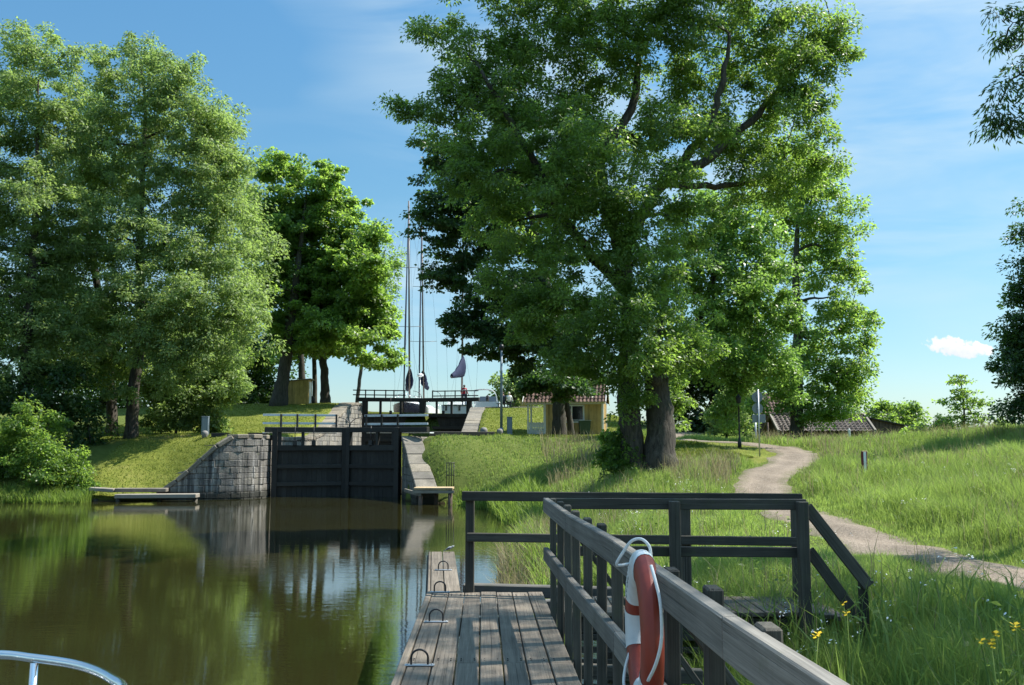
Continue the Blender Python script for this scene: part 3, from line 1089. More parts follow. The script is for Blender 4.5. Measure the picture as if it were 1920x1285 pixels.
# --- maple by the hut
Y = 59.0
hm = LB(Y, [(850, 285, 60, 45), (815, 300, 22, 22), (835, 390, 65, 60), (905, 400, 80, 80), (860, 490, 70, 45), (830, 520, 35, 25), (920, 540, 80, 50), (860, 595, 45, 18), (840, 610, 30, 12), (900, 620, 60, 35), (890, 660, 35, 14),
            (950, 640, 60, 40), (1005, 722, 48, 16, -3), (1080, 728, 50, 15, -3), (1040, 715, 60, 14, -3.5), (990, 560, 70, 70), (1000, 660, 70, 45), (1050, 600, 70, 60), (1080, 660, 65, 45), (990, 705, 40, 18), (1090, 700, 40, 25), (960, 320, 70, 60), (1010, 440, 80, 80), (960, 230, 60, 55), (1060, 330, 70, 80), (880, 330, 60, 50), (822, 450, 22, 28), (1115, 700, 30, 18)])
r_, n_ = make_tree('maple_tree', 'dark green maple with spreading lower boughs growing in front of the yellow hut', [(TP(Y, [(1048, 822), (1049, 780), (1048, 740), (1050, 690), (1045, 620), (1020, 520), (1000, 420), (970, 320)]), [.44, .40, .39, .38, .34, .28, .2, .1]),
                    (TP(Y + .6, [(1072, 820), (1066, 775), (1056, 730), (1058, 690)]), [.2, .19, .18, .12])],
                   hm, Y, MT['leaf_dark'], MT['barkdark'], 6, rc=.68, k=1.05, lpc=62, L=.22, Wd=.15, droop=.25, flat=.4)
nleaf += n_

# --- bright lime coloured tree right of the ash
Y = 45.0
lm = LB(Y, [(1330, 390, 80, 60), (1400, 430, 75, 70), (1300, 500, 85, 80), (1440, 530, 60, 70), (1380, 550, 80, 80), (1350, 640, 90, 65), (1440, 630, 60, 65), (1400, 690, 55, 38), (1470, 690, 35, 40), (1310, 690, 50, 35), (1480, 590, 30, 50), (1380, 740, 35, 30), (1360, 780, 30, 28)])
r_, n_ = make_tree('lime_tree', 'bright yellow green sunlit tree behind the ash and left of the lantern', [(TP(Y, [(1252, 822), (1254, 770), (1275, 690), (1310, 600), (1345, 500), (1365, 420)]), [.22, .2, .19, .17, .12, .06])],
                   lm, Y, MT['leaf_lime'], MT['barkdark'], 7, rc=.50, k=1.0, lpc=52, L=.165, Wd=.10, droop=.35)
nleaf += n_
# --- airy tree right, behind
Y = 56.0
am = LB(Y, [(1515, 310, 50, 55), (1470, 380, 65, 70), (1540, 400, 55, 50), (1500, 480, 75, 70), (1575, 470, 38, 55), (1560, 560, 60, 45), (1600, 520, 22, 30), (1600, 595, 40, 30), (1632, 605, 20, 18), (1540, 640, 70, 55), (1600, 680, 36, 45), (1500, 720, 60, 45), (1570, 735, 55, 45), (1610, 640, 30, 22), (1590, 420, 35, 45), (1550, 340, 45, 45), (1440, 740, 50, 40), (1530, 770, 55, 25), (1560, 760, 45, 30, -1), (1600, 740, 30, 30), (1500, 690, 60, 40, -1), (1590, 700, 40, 35, -1)])
r_, n_ = make_tree('airy_tree', 'tall loose tree with a dark trunk in front of the grey tiled barn roofs', [(TP(Y, [(1493, 812), (1494, 760), (1494, 700), (1496, 620), (1492, 520), (1496, 420), (1508, 330)]), [.42, .36, .33, .28, .2, .13, .05])],
                   am, Y, MT['leaf_mid'], MT['barkdark'], 8, rc=.55, k=.95, lpc=40, L=.19, Wd=.105, droop=.4)
nleaf += n_
# --- dark thicket in the hollow
Y = 70.0
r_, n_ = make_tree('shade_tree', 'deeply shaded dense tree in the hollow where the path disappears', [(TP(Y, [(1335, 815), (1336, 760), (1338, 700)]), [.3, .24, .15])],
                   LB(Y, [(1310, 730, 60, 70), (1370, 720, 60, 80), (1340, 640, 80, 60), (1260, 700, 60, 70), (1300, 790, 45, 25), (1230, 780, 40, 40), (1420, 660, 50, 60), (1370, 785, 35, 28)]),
                   Y, MT['leaf_dark'], MT['barkdark'], 9, rc=1.1, k=1.1, lpc=70, L=.32, Wd=.2, dark=.3)  # leaf colour shifted darker, painting in the shade of the hollow
nleaf += n_

# --- left group
def pix_tree(Y, name, label, tr, rad, lobes, mat, bark, seed, **kw):
    global nleaf
    r_, n_ = make_tree(name, label, [(TP(Y, tr), rad)], LB(Y, lobes), Y, mat, bark, seed, **kw)
    nleaf += n_
    return r_


LG = 'tall ash trees on the left bank'
kwl = dict(rc=.55, k=1.0, lpc=48, L=.185, Wd=.085, droop=.45, group=LG)
pix_tree(51, 'tall_ash', 'tall grey ash cut by the left edge of the photo', [(45, 812), (46, 740), (50, 650), (58, 520), (68, 400), (70, 280), (72, 150)], [.36, .30, .27, .22, .16, .10, .04],
         [(60, 85, 55, 45), (20, 130, 45, 70), (110, 110, 40, 45), (40, 220, 90, 80), (110, 240, 60, 70), (-20, 330, 110, 110), (70, 370, 90, 80), (30, 480, 110, 80), (100, 500, 70, 70), (-40, 560, 110, 90), (60, 600, 70, 60), (-120, 430, 110, 130), (-100, 260, 90, 120), (-110, 640, 90, 80), (15, 690, 80, 40)],
         MT['leaf_pale'], MT['bark'], 21, **kwl)
pix_tree(54, 'tall_ash', 'broad pale ash whose trunk base has a brown bare patch, right one of two', [(246, 812), (250, 740), (262, 640), (264, 540), (262, 440), (268, 320), (272, 200), (262, 110)], [.36, .32, .28, .24, .2, .14, .09, .03],
         [(255, 105, 55, 45), (200, 140, 45, 60), (310, 150, 60, 60), (270, 220, 100, 80), (350, 240, 80, 70), (180, 280, 70, 90), (390, 330, 75, 75), (345, 150, 50, 55), (405, 235, 55, 55), (435, 300, 45, 45), (290, 350, 110, 90), (420, 420, 60, 70), (330, 460, 110, 80), (220, 450, 90, 90), (430, 520, 55, 60), (380, 580, 95, 65), (270, 590, 80, 70), (190, 570, 70, 60), (450, 600, 45, 50), (340, 660, 80, 45), (220, 680, 60, 40), (405, 650, 50, 40), (130, 600, 45, 40, -3), (175, 660, 40, 30, -2.5), (290, 610, 50, 40, -3), (335, 680, 40, 30, -3), (235, 540, 50, 40, -3.5), (262, 640, 35, 30, -3), (60, 620, 45, 45, -3), (95, 690, 40, 30, -2.5), (225, 738, 40, 16, -1.5), (345, 545, 45, 38, -3.5), (300, 715, 40, 22, -2), (185, 570, 40, 30, -3)],
         MT['leaf_pale'], MT['bark'], 22, **kwl)
pix_tree(56.5, 'tall_ash', 'pale ash half hidden behind the bare patch trunk, left one of two', [(211, 812), (208, 740), (200, 640), (180, 520), (160, 400), (150, 280)], [.33, .28, .24, .2, .13, .05],
         [(150, 200, 60, 70), (140, 320, 80, 90), (150, 450, 90, 90), (130, 580, 90, 80), (200, 350, 70, 80), (110, 680, 70, 50), (170, 690, 60, 45)],
         MT['leaf_pale'], MT['bark'], 23, **kwl)
pix_tree(63, 'tall_ash', 'rounded ash at the inner end of the left tree group', [(352, 790), (358, 720), (370, 620), (390, 500), (405, 380)], [.3, .26, .22, .15, .06],
         [(430, 260, 40, 50), (400, 330, 60, 70), (440, 400, 60, 70), (465, 480, 55, 60), (440, 560, 65, 65), (462, 570, 38, 40), (470, 330, 30, 40), (470, 420, 26, 50), (420, 650, 70, 50), (370, 500, 70, 90), (360, 620, 70, 70)],
         MT['leaf_pale'], MT['bark'], 24, **{**kwl, 'rc': .95, 'L': .26, 'Wd': .11})
# bushes of the left bank
pix_tree(57.5, 'elder_bush', 'pale bushy shrub at the foot of the left lawn', [(330, 800), (335, 770), (345, 730)], [.09, .06, .03],
         [(310, 740, 45, 40), (350, 720, 50, 45), (385, 750, 45, 45), (300, 785, 35, 25), (340, 775, 50, 30), (405, 720, 35, 35), (430, 700, 30, 40), (395, 790, 30, 18), (285, 690, 45, 45, 1), (380, 680, 55, 40, 1), (440, 740, 22, 24, .5), (330, 650, 50, 40, 1.5)],
         MT['leaf_pale'], MT['barkdark'], 25, rc=.6, k=1.1, lpc=70, L=.2, Wd=.11, cat='bush')
pix_tree(47.5, 'willow_bush', 'dark dense bush overhanging the water at the left edge of the photo', [(70, 905), (72, 870), (80, 830)], [.12, .09, .04],
         [(20, 830, 60, 50), (80, 860, 60, 50), (120, 890, 45, 35), (40, 890, 70, 30), (-40, 850, 70, 60), (90, 800, 40, 30), (20, 790, 50, 30), (150, 915, 30, 16), (-100, 800, 90, 80), (165, 925, 22, 10)],
         MT['leaf_mid'], MT['barkdark'], 26, rc=.5, k=1.1, lpc=80, L=.14, Wd=.075, cat='bush', dark=.15)
pix_tree(51.5, 'hazel_bush', 'shaded hazel thicket between the tall grey ash and the lawn', [(110, 825), (112, 780), (120, 730)], [.1, .07, .03],
         [(100, 770, 60, 50), (150, 790, 40, 40), (60, 740, 60, 40), (170, 830, 25, 25), (130, 720, 50, 40), (-30, 740, 80, 60)],
         MT['leaf_dark'], MT['barkdark'], 27, rc=.75, k=1.1, lpc=60, L=.2, Wd=.12, cat='bush')
# woods behind the left group
for i, (px, Yd, top, lab) in enumerate([(-60, 72, 500, 'shaded wood tree furthest out behind the tall grey ash'), (90, 74, 540, 'shaded wood tree seen between the tall grey ash and the twin trunks'), (190, 78, 560, 'shaded wood tree behind the twin trunks'),
                                        (300, 80, 560, 'shaded wood tree behind the pale bushy shrub'), (420, 86, 570, 'shaded wood tree behind the rounded ash'), (480, 88, 590, 'shaded wood tree left of the leaning maple')]):
    hgt = 770 - top
    pix_tree(Yd, 'wood_tree', lab, [(px, 775), (px + 4, 720), (px + 2, 650), (px, top + 30)], [.26, .22, .18, .06],
             [(px, top + 30, 55, 45), (px - 30, top + 90, 55, 50), (px + 35, top + 90, 55, 50), (px, top + 140, 60, 40), (px - 40, 740, 45, 30), (px + 30, 745, 45, 28)],
             MT['leaf_dark'] if i % 2 else MT['leaf_mid'], MT['barkdark'], 40 + i, rc=1.1, k=.9, lpc=55, L=.32, Wd=.19, group='trees of the wood behind the left bank')
# --- leaning maple and its neighbours by the yellow shed
pix_tree(75, 'leaning_maple', 'big maple with a dark trunk leaning over the yellow shed', [(522, 757), (530, 715), (538, 660), (545, 600), (556, 520), (566, 440), (575, 360)], [.62, .5, .44, .38, .28, .16, .06],
         [(520, 325, 50, 40), (590, 345, 60, 45), (560, 400, 80, 60), (630, 400, 50, 50), (500, 400, 40, 50), (610, 470, 75, 60), (670, 460, 45, 45), (540, 480, 60, 60), (690, 505, 45, 40), (640, 540, 80, 55), (560, 560, 70, 55), (700, 560, 30, 30), (620, 620, 75, 40), (690, 630, 45, 25), (560, 640, 50, 35), (730, 660, 22, 16), (700, 430, 28, 30), (715, 600, 35, 35), (655, 510, 60, 50), (610, 560, 60, 50), (530, 430, 60, 60), (660, 590, 70, 40), (480, 460, 30, 50), (500, 540, 40, 60)],
         MT['leaf_mid'], MT['barkdark'], 31, rc=.72, k=1.05, lpc=66, L=.26, Wd=.18, droop=.3, flat=.5)
PG = 'slim trees in the row behind the yellow shed'
pix_tree(80, 'row_tree', 'thick grey trunked tree standing last in the row beside open sky', [(610, 757), (609, 720), (606, 680), (600, 640)], [.42, .34, .32, .2],
         [(640, 655, 50, 22), (690, 672, 40, 18), (590, 640, 50, 30), (720, 680, 25, 14), (640, 620, 60, 35)], MT['leaf_mid'], MT['barkdark'], 32, rc=.9, k=1.0, lpc=70, L=.32, Wd=.22, group=PG, flat=.4)
pix_tree(83, 'row_tree', 'slim tree in the row just right of the yellow shed', [(590, 757), (590, 710), (588, 660), (585, 620)], [.22, .2, .18, .1],
         [(570, 620, 50, 35), (600, 600, 45, 35)], MT['leaf_mid'], MT['barkdark'], 33, rc=1.0, k=.9, lpc=60, L=.34, Wd=.22, group=PG)
pix_tree(86, 'row_tree', 'slim tree directly behind the yellow shed roof', [(566, 757), (566, 710), (564, 660), (560, 600)], [.34, .3, .26, .1],
         [(540, 610, 50, 40), (580, 570, 50, 40)], MT['leaf_mid'], MT['barkdark'], 34, rc=1.0, k=.9, lpc=60, L=.34, Wd=.22, group=PG)
pix_tree(96, 'birch_tree', 'sparse thin tree showing sky between its twigs beside the masts', [(668, 757), (676, 700), (690, 620), (706, 540), (722, 470)], [.2, .17, .13, .08, .03],
         [(722, 470, 28, 35), (738, 500, 20, 40), (712, 530, 35, 40), (735, 560, 20, 30), (715, 590, 30, 30), (728, 630, 20, 30), (745, 480, 10, 20), (700, 500, 30, 30)],
         MT['leaf_mid'], MT['barkdark'], 35, rc=.7, k=.9, lpc=16, L=.26, Wd=.13, shell=.2)
pix_tree(97, 'far_tree', 'light green tree beyond the lock behind the lamp post', [(966, 757), (966, 735), (962, 715)], [.2, .15, .05],
         [(962, 720, 35, 25), (985, 732, 34, 26), (1000, 715, 20, 14), (935, 715, 12, 16), (940, 738, 18, 14), (975, 700, 22, 16)], MT['leaf_pale'], MT['barkdark'], 36, rc=.8, k=1.0, lpc=40, L=.34, Wd=.2)
# --- shrubs and trees to the right
pix_tree(72, 'round_shrub', 'round green shrub behind the end of the brown barn', [(1692, 800), (1692, 785), (1690, 770)], [.12, .1, .04],
         [(1665, 772, 30, 22), (1700, 775, 28, 22), (1720, 782, 18, 18), (1680, 790, 40, 14), (1640, 768, 18, 14)], MT['leaf_mid'], MT['barkdark'], 50, rc=.6, k=1.2, lpc=60, L=.22, Wd=.13, cat='bush', dark=.15)
pix_tree(44, 'field_shrub', 'low leafy shrub in the tall grass below the sapling', [(1760, 822), (1760, 810), (1758, 800)], [.05, .04, .02],
         [(1740, 808, 40, 14), (1790, 812, 40, 14), (1770, 800, 18, 14), (1700, 815, 30, 14), (1840, 812, 40, 13), (1890, 806, 40, 14)], MT['leaf_mid'], MT['barkdark'], 51, rc=.4, k=1.2, lpc=60, L=.13, Wd=.08, cat='bush')
pix_tree(44, 'sapling', 'slender sapling with flat tiers of twigs against the sky', [(1807, 815), (1808, 780), (1806, 745), (1801, 715), (1798, 702)], [.05, .045, .035, .02, .008],
         [(1798, 706, 14, 5, 0), (1812, 715, 14, 4, .2), (1790, 716, 10, 4, 0), (1800, 730, 13, 4, 0), (1822, 737, 18, 3.5, .2), (1785, 745, 16, 4, 0), (1768, 753, 16, 3, -.1), (1806, 742, 12, 5, 0), (1828, 750, 20, 3.5, .1), (1846, 757, 10, 2.5, .1), (1800, 757, 18, 4, -.2),
          (1818, 762, 14, 3, 0), (1792, 768, 12, 4, 0), (1822, 775, 16, 3, .1), (1846, 783, 12, 3, .2), (1806, 782, 14, 6, 0), (1788, 782, 9, 3, 0), (1808, 795, 18, 6, 0), (1830, 790, 12, 3, 0)],
         MT['leaf_mid'], MT['barkdark'], 52, rc=.26, k=1.0, lpc=11, L=.15, Wd=.07, flat=.3, droop=.2, shell=.1, twig=.008)
for i, (px, py, lab) in enumerate([(1763, 776, 'tiny pointed spruce top left of the sapling'), (1777, 782, 'shorter spruce top closest to the sapling')]):
    pix_tree(70, 'young_spruce', lab, [(px, 815), (px, 800), (px, py + 4), (px, py)], [.06, .05, .03, .01],
             [(px, py + 5, 2, 4, 0), (px, py + 13, 4, 4, 0), (px, py + 22, 7, 4, 0), (px, py + 32, 9, 4, 0)], MT['leaf_dark'], MT['barkdark'], 53 + i, rc=.22, k=1.4, lpc=30, L=.16, Wd=.05, shell=.1, twig=.008, group='young spruces on the field edge')
pix_tree(36, 'edge_ash', 'dark tree leaning in from the right edge of the photo above the field', [(2010, 815), (2000, 740), (1990, 640), (1985, 520), (1985, 400)], [.3, .26, .22, .15, .06],
         [(1925, 500, 32, 40), (1910, 540, 26, 20), (1935, 580, 40, 35), (1915, 620, 40, 35), (1905, 660, 45, 40), (1930, 700, 45, 35), (1950, 640, 60, 60), (1915, 745, 35, 20), (1895, 765, 18, 14), (1925, 440, 14, 20), (1990, 450, 70, 100), (2050, 560, 90, 120), (2020, 700, 80, 70), (1945, 760, 40, 25)],
         MT['leaf_dark'], MT['barkdark'], 56, rc=.5, k=1.15, lpc=80, L=.15, Wd=.07)
# overhanging near ash at the top right corner
Y = 16.0
nb = LB(Y, [(1890, 25, 40, 30, 0), (1935, 60, 50, 40, 0), (1885, 75, 30, 20, .2), (1895, 150, 40, 28, 0), (1935, 130, 40, 50, .2), (1870, 215, 24, 10, 0), (1905, 225, 34, 14, 0), (1960, 210, 40, 30, 0), (2000, 60, 70, 80, 0), (2090, 100, 100, 150, 0), (2200, -50, 150, 150, 0), (2050, -100, 140, 100, 0), (2250, 200, 120, 120, 0)], mn=.2)
nb += [(Vector((10.8, 10, 8.5)), (2.6, 2.6, 1.8)), (Vector((12.5, 12, 11)), (3, 3, 2.2)), (Vector((11.5, 8, 11)), (2.6, 2.6, 2)), (Vector((10.6, 13, 12.5)), (2.2, 2.4, 1.6)), (Vector((9.0, 9.2, 13)), (1.9, 1.9, 1.1)), (Vector((9.2, 6.4, 12.6)), (1.7, 1.6, 1.0)), (Vector((8.8, 12.0, 13.4)), (1.8, 1.9, 1.1))]  # unseen crown lobes, added to cast shade on the deck and near grass
nt = [W(2290, 900, Y), W(2290, 700, Y), W(2270, 400, Y), W(2230, 150, Y), W(2200, 0, Y)]
nt[0].z = float(hz(nt[0].x, nt[0].y)) - .05
r_, n_ = make_tree('overhanging_ash', 'ash branches hanging into the top right corner of the sky', [(nt, [.3, .25, .2, .15, .1])], nb, Y, MT['leaf_dark'], MT['barkdark'], 57,
                   rc=.27, k=.8, lpc=26, L=.12, Wd=.032, droop=.9, shell=.2, twig=.008,
                   limbs=[([W(2230, 150, Y), W(2100, 180, Y), W(2000, 240, Y), W(1935, 250, Y), W(1890, 238, Y), W(1858, 212, Y)], [.07, .05, .03, .018, .012, .006]), ([W(2220, 100, Y), W(2080, 60, Y), W(1980, 40, Y), W(1900, 40, Y)], [.07, .05, .03, .01])])
nleaf += n_
pix_tree(60, 'pale_bush', 'pale loose bush beside the lantern post at the mouth of the dark hollow', [(1362, 818), (1362, 790), (1364, 760)], [.08, .06, .03],
         [(1362, 770, 34, 36), (1345, 798, 24, 20), (1388, 790, 26, 25), (1378, 742, 28, 28)], MT['leaf_pale'], MT['barkdark'], 59, rc=.45, k=1.1, lpc=55, L=.17, Wd=.085, cat='bush')
pix_tree(31.3, 'sucker_bush', 'leafy sucker bush against the left foot of the twin trunked ash', [(1165, 897), (1163, 870), (1158, 840)], [.03, .025, .012],
         [(1145, 830, 20, 20, 0), (1165, 850, 24, 24, -.4), (1155, 878, 24, 20, -.3), (1180, 880, 20, 20, -.5), (1140, 858, 14, 16, 0), (1170, 820, 16, 18, 0)],
         MT['leaf_mid'], MT['barkdark'], 58, rc=.28, k=1.2, lpc=40, L=.12, Wd=.085, cat='bush', dark=.2)
import sys as _s
_s.stderr.write('LEAVES %d\n' % nleaf)

# ------------------------------------------------------------------ grass
def blades(name, X, Y, Z, Ht, Wd, lean, rnd, mat, seed, stiff=.5):
    rs = np.random.default_rng(seed)
    n = len(X)
    B = np.stack([X, Y, Z], 1)
    az_ = rs.random(n) * 2 * math.pi
    ld = np.stack([np.cos(az_), np.sin(az_), np.zeros(n)], 1)
    fa = rs.random(n) * 2 * math.pi
    sd = np.stack([np.cos(fa), np.sin(fa), np.zeros(n)], 1) * (Wd * .5)[:, None]
    up = np.array([0, 0, 1.0])
    m1 = B + up * (Ht * .55)[:, None] + ld * (Ht * lean * .28)[:, None]
    tip = B + up * (Ht * (1 - .35 * lean))[:, None] + ld * (Ht * lean)[:, None]
    V = np.stack([B - sd, B + sd, m1 + sd * .8, m1 - sd * .8, tip], 1).reshape(-1, 3)
    o = (np.arange(n) * 5)[:, None]
    lo = np.concatenate([o + np.array([0, 1, 2, 3]), o + np.array([3, 2, 4])], 1)
    st = np.stack([np.arange(n) * 7, np.arange(n) * 7 + 4], 1).ravel()
    return np_mesh(name, V, lo.ravel(), st, None, mat, np.repeat(rnd, 2))


def tuft_noise(x, y):
    return (np.sin(x * 1.9 + 2 * np.sin(y * .8)) * np.sin(y * 1.6 + 1.7 * np.sin(x * .7)) + .6 * np.sin(x * 4.3 + y * 3.1) * np.sin(y * 5.2 - x * 2.2)) / 1.6


def scatter(rs, n, y0, y1, fl, fr, pw=1.0):
    """random ground points between distances y0..y1, x limits fl(y)..fr(y)"""
    y = y0 + (y1 - y0) * rs.random(n) ** pw
    a_, b_ = fl(y), fr(y)
    x = a_ + (b_ - a_) * rs.random(n)
    return x, y


gr = np.random.default_rng(77)
GXs, GYs, GH, GW, GLn, GRn = [], [], [], [], [], []
zones = [(110000, 1.5, 9, lambda y: 0 * y + 1.3, lambda y: y * .62 + 2.5, .50, .0065),
         (120000, 9, 17, lambda y: 0 * y + 1.0, lambda y: y * .6 + 2, .48, .0085),
         (130000, 17, 30, lambda y: 0 * y + .7, lambda y: y * .58 + 2, .46, .012),
         (120000, 30, 46, lambda y: np.where(y > 38, -.22 * (y - 36), .5), lambda y: y * .6 + 2, .40, .018),
         (80000, 46, 64, lambda y: np.where(y > 53.5, 8.0, -4.2), lambda y: y * .62 + 2, .34, .03)]
for (n, y0, y1, fl, fr, ht, wd) in zones:
    x, y = scatter(gr, n, y0, y1, fl, fr)
    z = hz(x, y)
    pd = path_dist(x, y)
    tn = tuft_noise(x, y)
    lawn = is_lawn(x, y)
    h = ht * (.75 + .5 * gr.random(n)) * (1 + .45 * tn)
    # short on the path verge, thin on the path itself
    h *= np.clip((pd - .75) / .9, .22, 1)
    keep = (z > .05) & (pd > np.where(y < 27, .45, .78) + .25 * gr.random(n)) & (gr.random(n) < .62 + .4 * tn + .2)
    keep |= (z > .05) & (pd > .7) & (gr.random(n) < .05)
    keep &= ~((lawn > .5) & (gr.random(n) < .93))
    h = np.where(lawn > .5, h * .3, h)
    slope = (y > 37) & (x < 6.5)
    h = np.where(slope, h * .42, h)
    # trampled wedge between gangway and path
    tr = (x > 3.1) & (x < 6.4) & (y > 8.5) & (y < 26)
    h = np.where(tr, h * (.55 + .2 * tn), h)
    h = np.where((x > 8.2) & (y > 14), h * 1.15, h)
    x, y, z, h = x[keep], y[keep], z[keep], h[keep]
    nk = len(x)
    GXs.append(x); GYs.append(y); GH.append(h)
    GW.append(wd * (.6 + .8 * gr.random(nk)))
    GLn.append(np.clip(.15 + .55 * gr.random(nk) ** 1.5, 0, .9))
    patch = .5 + .28 * np.sin(x * .55 + 1.1 * np.sin(y * .31)) * np.sin(y * .42 + .8) + .15 * tn[keep]
    GRn.append(np.clip(patch + .5 * (gr.random(nk) - .5) - .28 * slope[keep] + .2 * tr[keep], 0, 1))
gx, gy = np.concatenate(GXs), np.concatenate(GYs)
o = blades('meadow_grass', gx, gy, hz(gx, gy) - .02, np.concatenate(GH), np.concatenate(GW), np.concatenate(GLn), np.concatenate(GRn), MT['grass'], 5)
tag(o, kind='stuff')
print('meadow', len(gx))
# dry stems with seed heads
n = 42000
x = np.concatenate([1.5 + 26 * gr.random(n), ])
y = 4 + 48 * gr.random(n) ** 1.1
tn = tuft_noise(x * .45 + 5, y * .4)
k_ = (hz(x, y) > .25) & (path_dist(x, y) > 1.1) & (x < y * .62 + 2) & (is_lawn(x, y) < .5) & (gr.random(n) < np.clip(.25 + .8 * tn, 0.04, 1))
x, y = x[k_], y[k_]
n = len(x)
xa, ya = 4.6 + 2.6 * gr.random(900), 27.5 + 4.5 * gr.random(900)
ka = path_dist(xa, ya) > 1.0
x, y = np.concatenate([x, xa[ka]]), np.concatenate([y, ya[ka]])
n = len(x)
o = blades('dry_grass', x, y, hz(x, y), .62 + .3 * gr.random(n), .004 + y * .00042, .1 + .4 * gr.random(n), gr.random(n), MT['straw'], 6)
tag(o, kind='stuff')
# mown lawn
n = 150000
x = np.concatenate([-26 + 14 * gr.random(n // 3), -4.5 + 14 * gr.random(n - n // 3)])
y = np.concatenate([46 + 31 * gr.random(n // 3) ** 1.3, 38 + 40 * gr.random(n - n // 3) ** 1.5])
k_ = (is_lawn(x, y) > .5) & (hz(x, y) > .15) & (path_dist(x, y) > 1.15)
x, y = x[k_], y[k_]
n = len(x)
lush = ((x > -4) & (x < 9) & (y < 54.5)).astype(float)
hh = (.055 + .05 * gr.random(n)) * (1 + 1.1 * lush)
rn = np.clip(.55 + .25 * np.sin(x * .8) * np.sin(y * .9) + .4 * (gr.random(n) - .5) - .25 * lush, 0, 1)
o = blades('lawn_grass', x, y, hz(x, y) - .01, hh, .022 + .025 * gr.random(n), .2 + .6 * gr.random(n), rn, MT['lawngrass'], 8)
tag(o, kind='stuff')
# reeds and sedges along the water
rx, ry, rh = [], [], []
for (n, fx_, fy_, h0) in [(2600, lambda u, v: .55 + .55 * (v - .5) + .15 * np.sin(u * 9), lambda u, v: 15 + 18 * u, 1.0), (1300, lambda u, v: -.1 + 1.2 * v, lambda u, v: 19 + 7 * u, .8),
                          (2600, lambda u, v: -.2 + 1.6 * v - u * .9, lambda u, v: 33 + 8.5 * u, 1.05), (1500, lambda u, v: -2.7 + 2.2 * u + .9 * (v - .4), lambda u, v: 44.6 - 4 * u + .7 * v, .55),
                          (5200, lambda u, v: -29 + 9 * u, lambda u, v: 45.0 + 1.3 * v, .85), (900, lambda u, v: 1.5 + .8 * v, lambda u, v: 5 + 10 * u, .8)]:
    u, v = gr.random(n), gr.random(n)
    rx.append(fx_(u, v)); ry.append(fy_(u, v)); rh.append(h0 * (.6 + .6 * gr.random(n)))
rx, ry, rh = np.concatenate(rx), np.concatenate(ry), np.concatenate(rh)
n = len(rx)
zz = np.maximum(hz(rx, ry), -.3)
o = blades('reeds', rx, ry, zz - .05, rh, .010 + .00055 * ry + .008 * gr.random(n), .1 + .45 * gr.random(n), gr.random(n) * np.where(ry < 30, 1.0, .6), MT['reed'], 9)
tag(o, kind='stuff')
u, v = gr.random(2600), gr.random(2600)
x, y = np.where(v < .6, -.25 + 1.3 * u, .3 + .9 * u), 17.5 + 9 * v
zz = np.maximum(hz(x, y), -.3)
o = blades('dry_reeds', x, y, zz - .05, .55 + .6 * gr.random(2600), .012 + .010 * gr.random(2600), .1 + .6 * gr.random(2600), gr.random(2600), MT['straw'], 12)
tag(o, kind='stuff')
# bigger lush leaves in the foreground corner
n = 2600
x = 1.9 + 5.5 * gr.random(n)
y = 4 + 6.5 * gr.random(n)
k_ = path_dist(x, y) > 1.3
x, y = x[k_], y[k_]
n = len(x)
o = blades('tall_sedge', x, y, hz(x, y) - .02, .5 + .45 * gr.random(n), .014 + .012 * gr.random(n), .15 + .6 * gr.random(n), .6 * gr.random(n), MT['grass'], 10)
tag(o, kind='stuff')


n = 1500
x = 2 + 26 * gr.random(n)
y = 5 + 46 * gr.random(n)
k_ = (path_dist(x, y) > 1.4) & (x < y * .62 + 2) & (is_lawn(x, y) < .5) & (hz(x, y) > .4) & (tuft_noise(x * .3, y * .3 + 2) > .05)
x, y = x[k_], y[k_]
cnt = 34
ci = np.repeat(np.arange(len(x)), cnt)
off = gr.normal(0, 1, (len(ci), 3)) * np.array([.16, .16, .10])
hgt_ = (.18 + .35 * gr.random(len(x)))[ci]
C = np.stack([x[ci], y[ci], hz(x, y)[ci] + hgt_ * (.3 + .8 * gr.random(len(ci)))], 1) + off
AX = unit(off * np.array([1, 1, .2]) + gr.normal(0, .03, off.shape) + np.array([0, 0, .02]))
NO = unit(gr.normal(0, .35, off.shape) + np.array([0, 0, 1]))
ll = .055 + .06 * gr.random(len(ci))
o = leaf_mesh('meadow_weeds', C, AX, NO, ll, ll * .45, np.clip(.5 * gr.random(len(ci)), 0, 1), MT['grass'])
tag(o, kind='stuff')
# white meadow flowers too small to count
n = 900
x = 2.2 + 10 * gr.random(n) ** 1.3
y = 6 + 22 * gr.random(n)
k_ = (path_dist(x, y) > 1.2) & (hz(x, y) > .3) & (tuft_noise(x * .5 + 3, y * .5) > .1)
x, y = x[k_], y[k_]
ci = np.repeat(np.arange(len(x)), 5)
C = np.stack([x[ci], y[ci], hz(x, y)[ci] + (.32 + .25 * gr.random(len(x)))[ci]], 1) + gr.normal(0, .018, (len(ci), 3))
o = leaf_mesh('meadow_flowers', C, unit(gr.normal(0, 1, C.shape) * np.array([1, 1, .3])), unit(gr.normal(0, .3, C.shape) + np.array([0, 0, 1])), np.full(len(ci), .026), np.full(len(ci), .02), gr.random(len(ci)), MT['white'])
tag(o, kind='stuff')


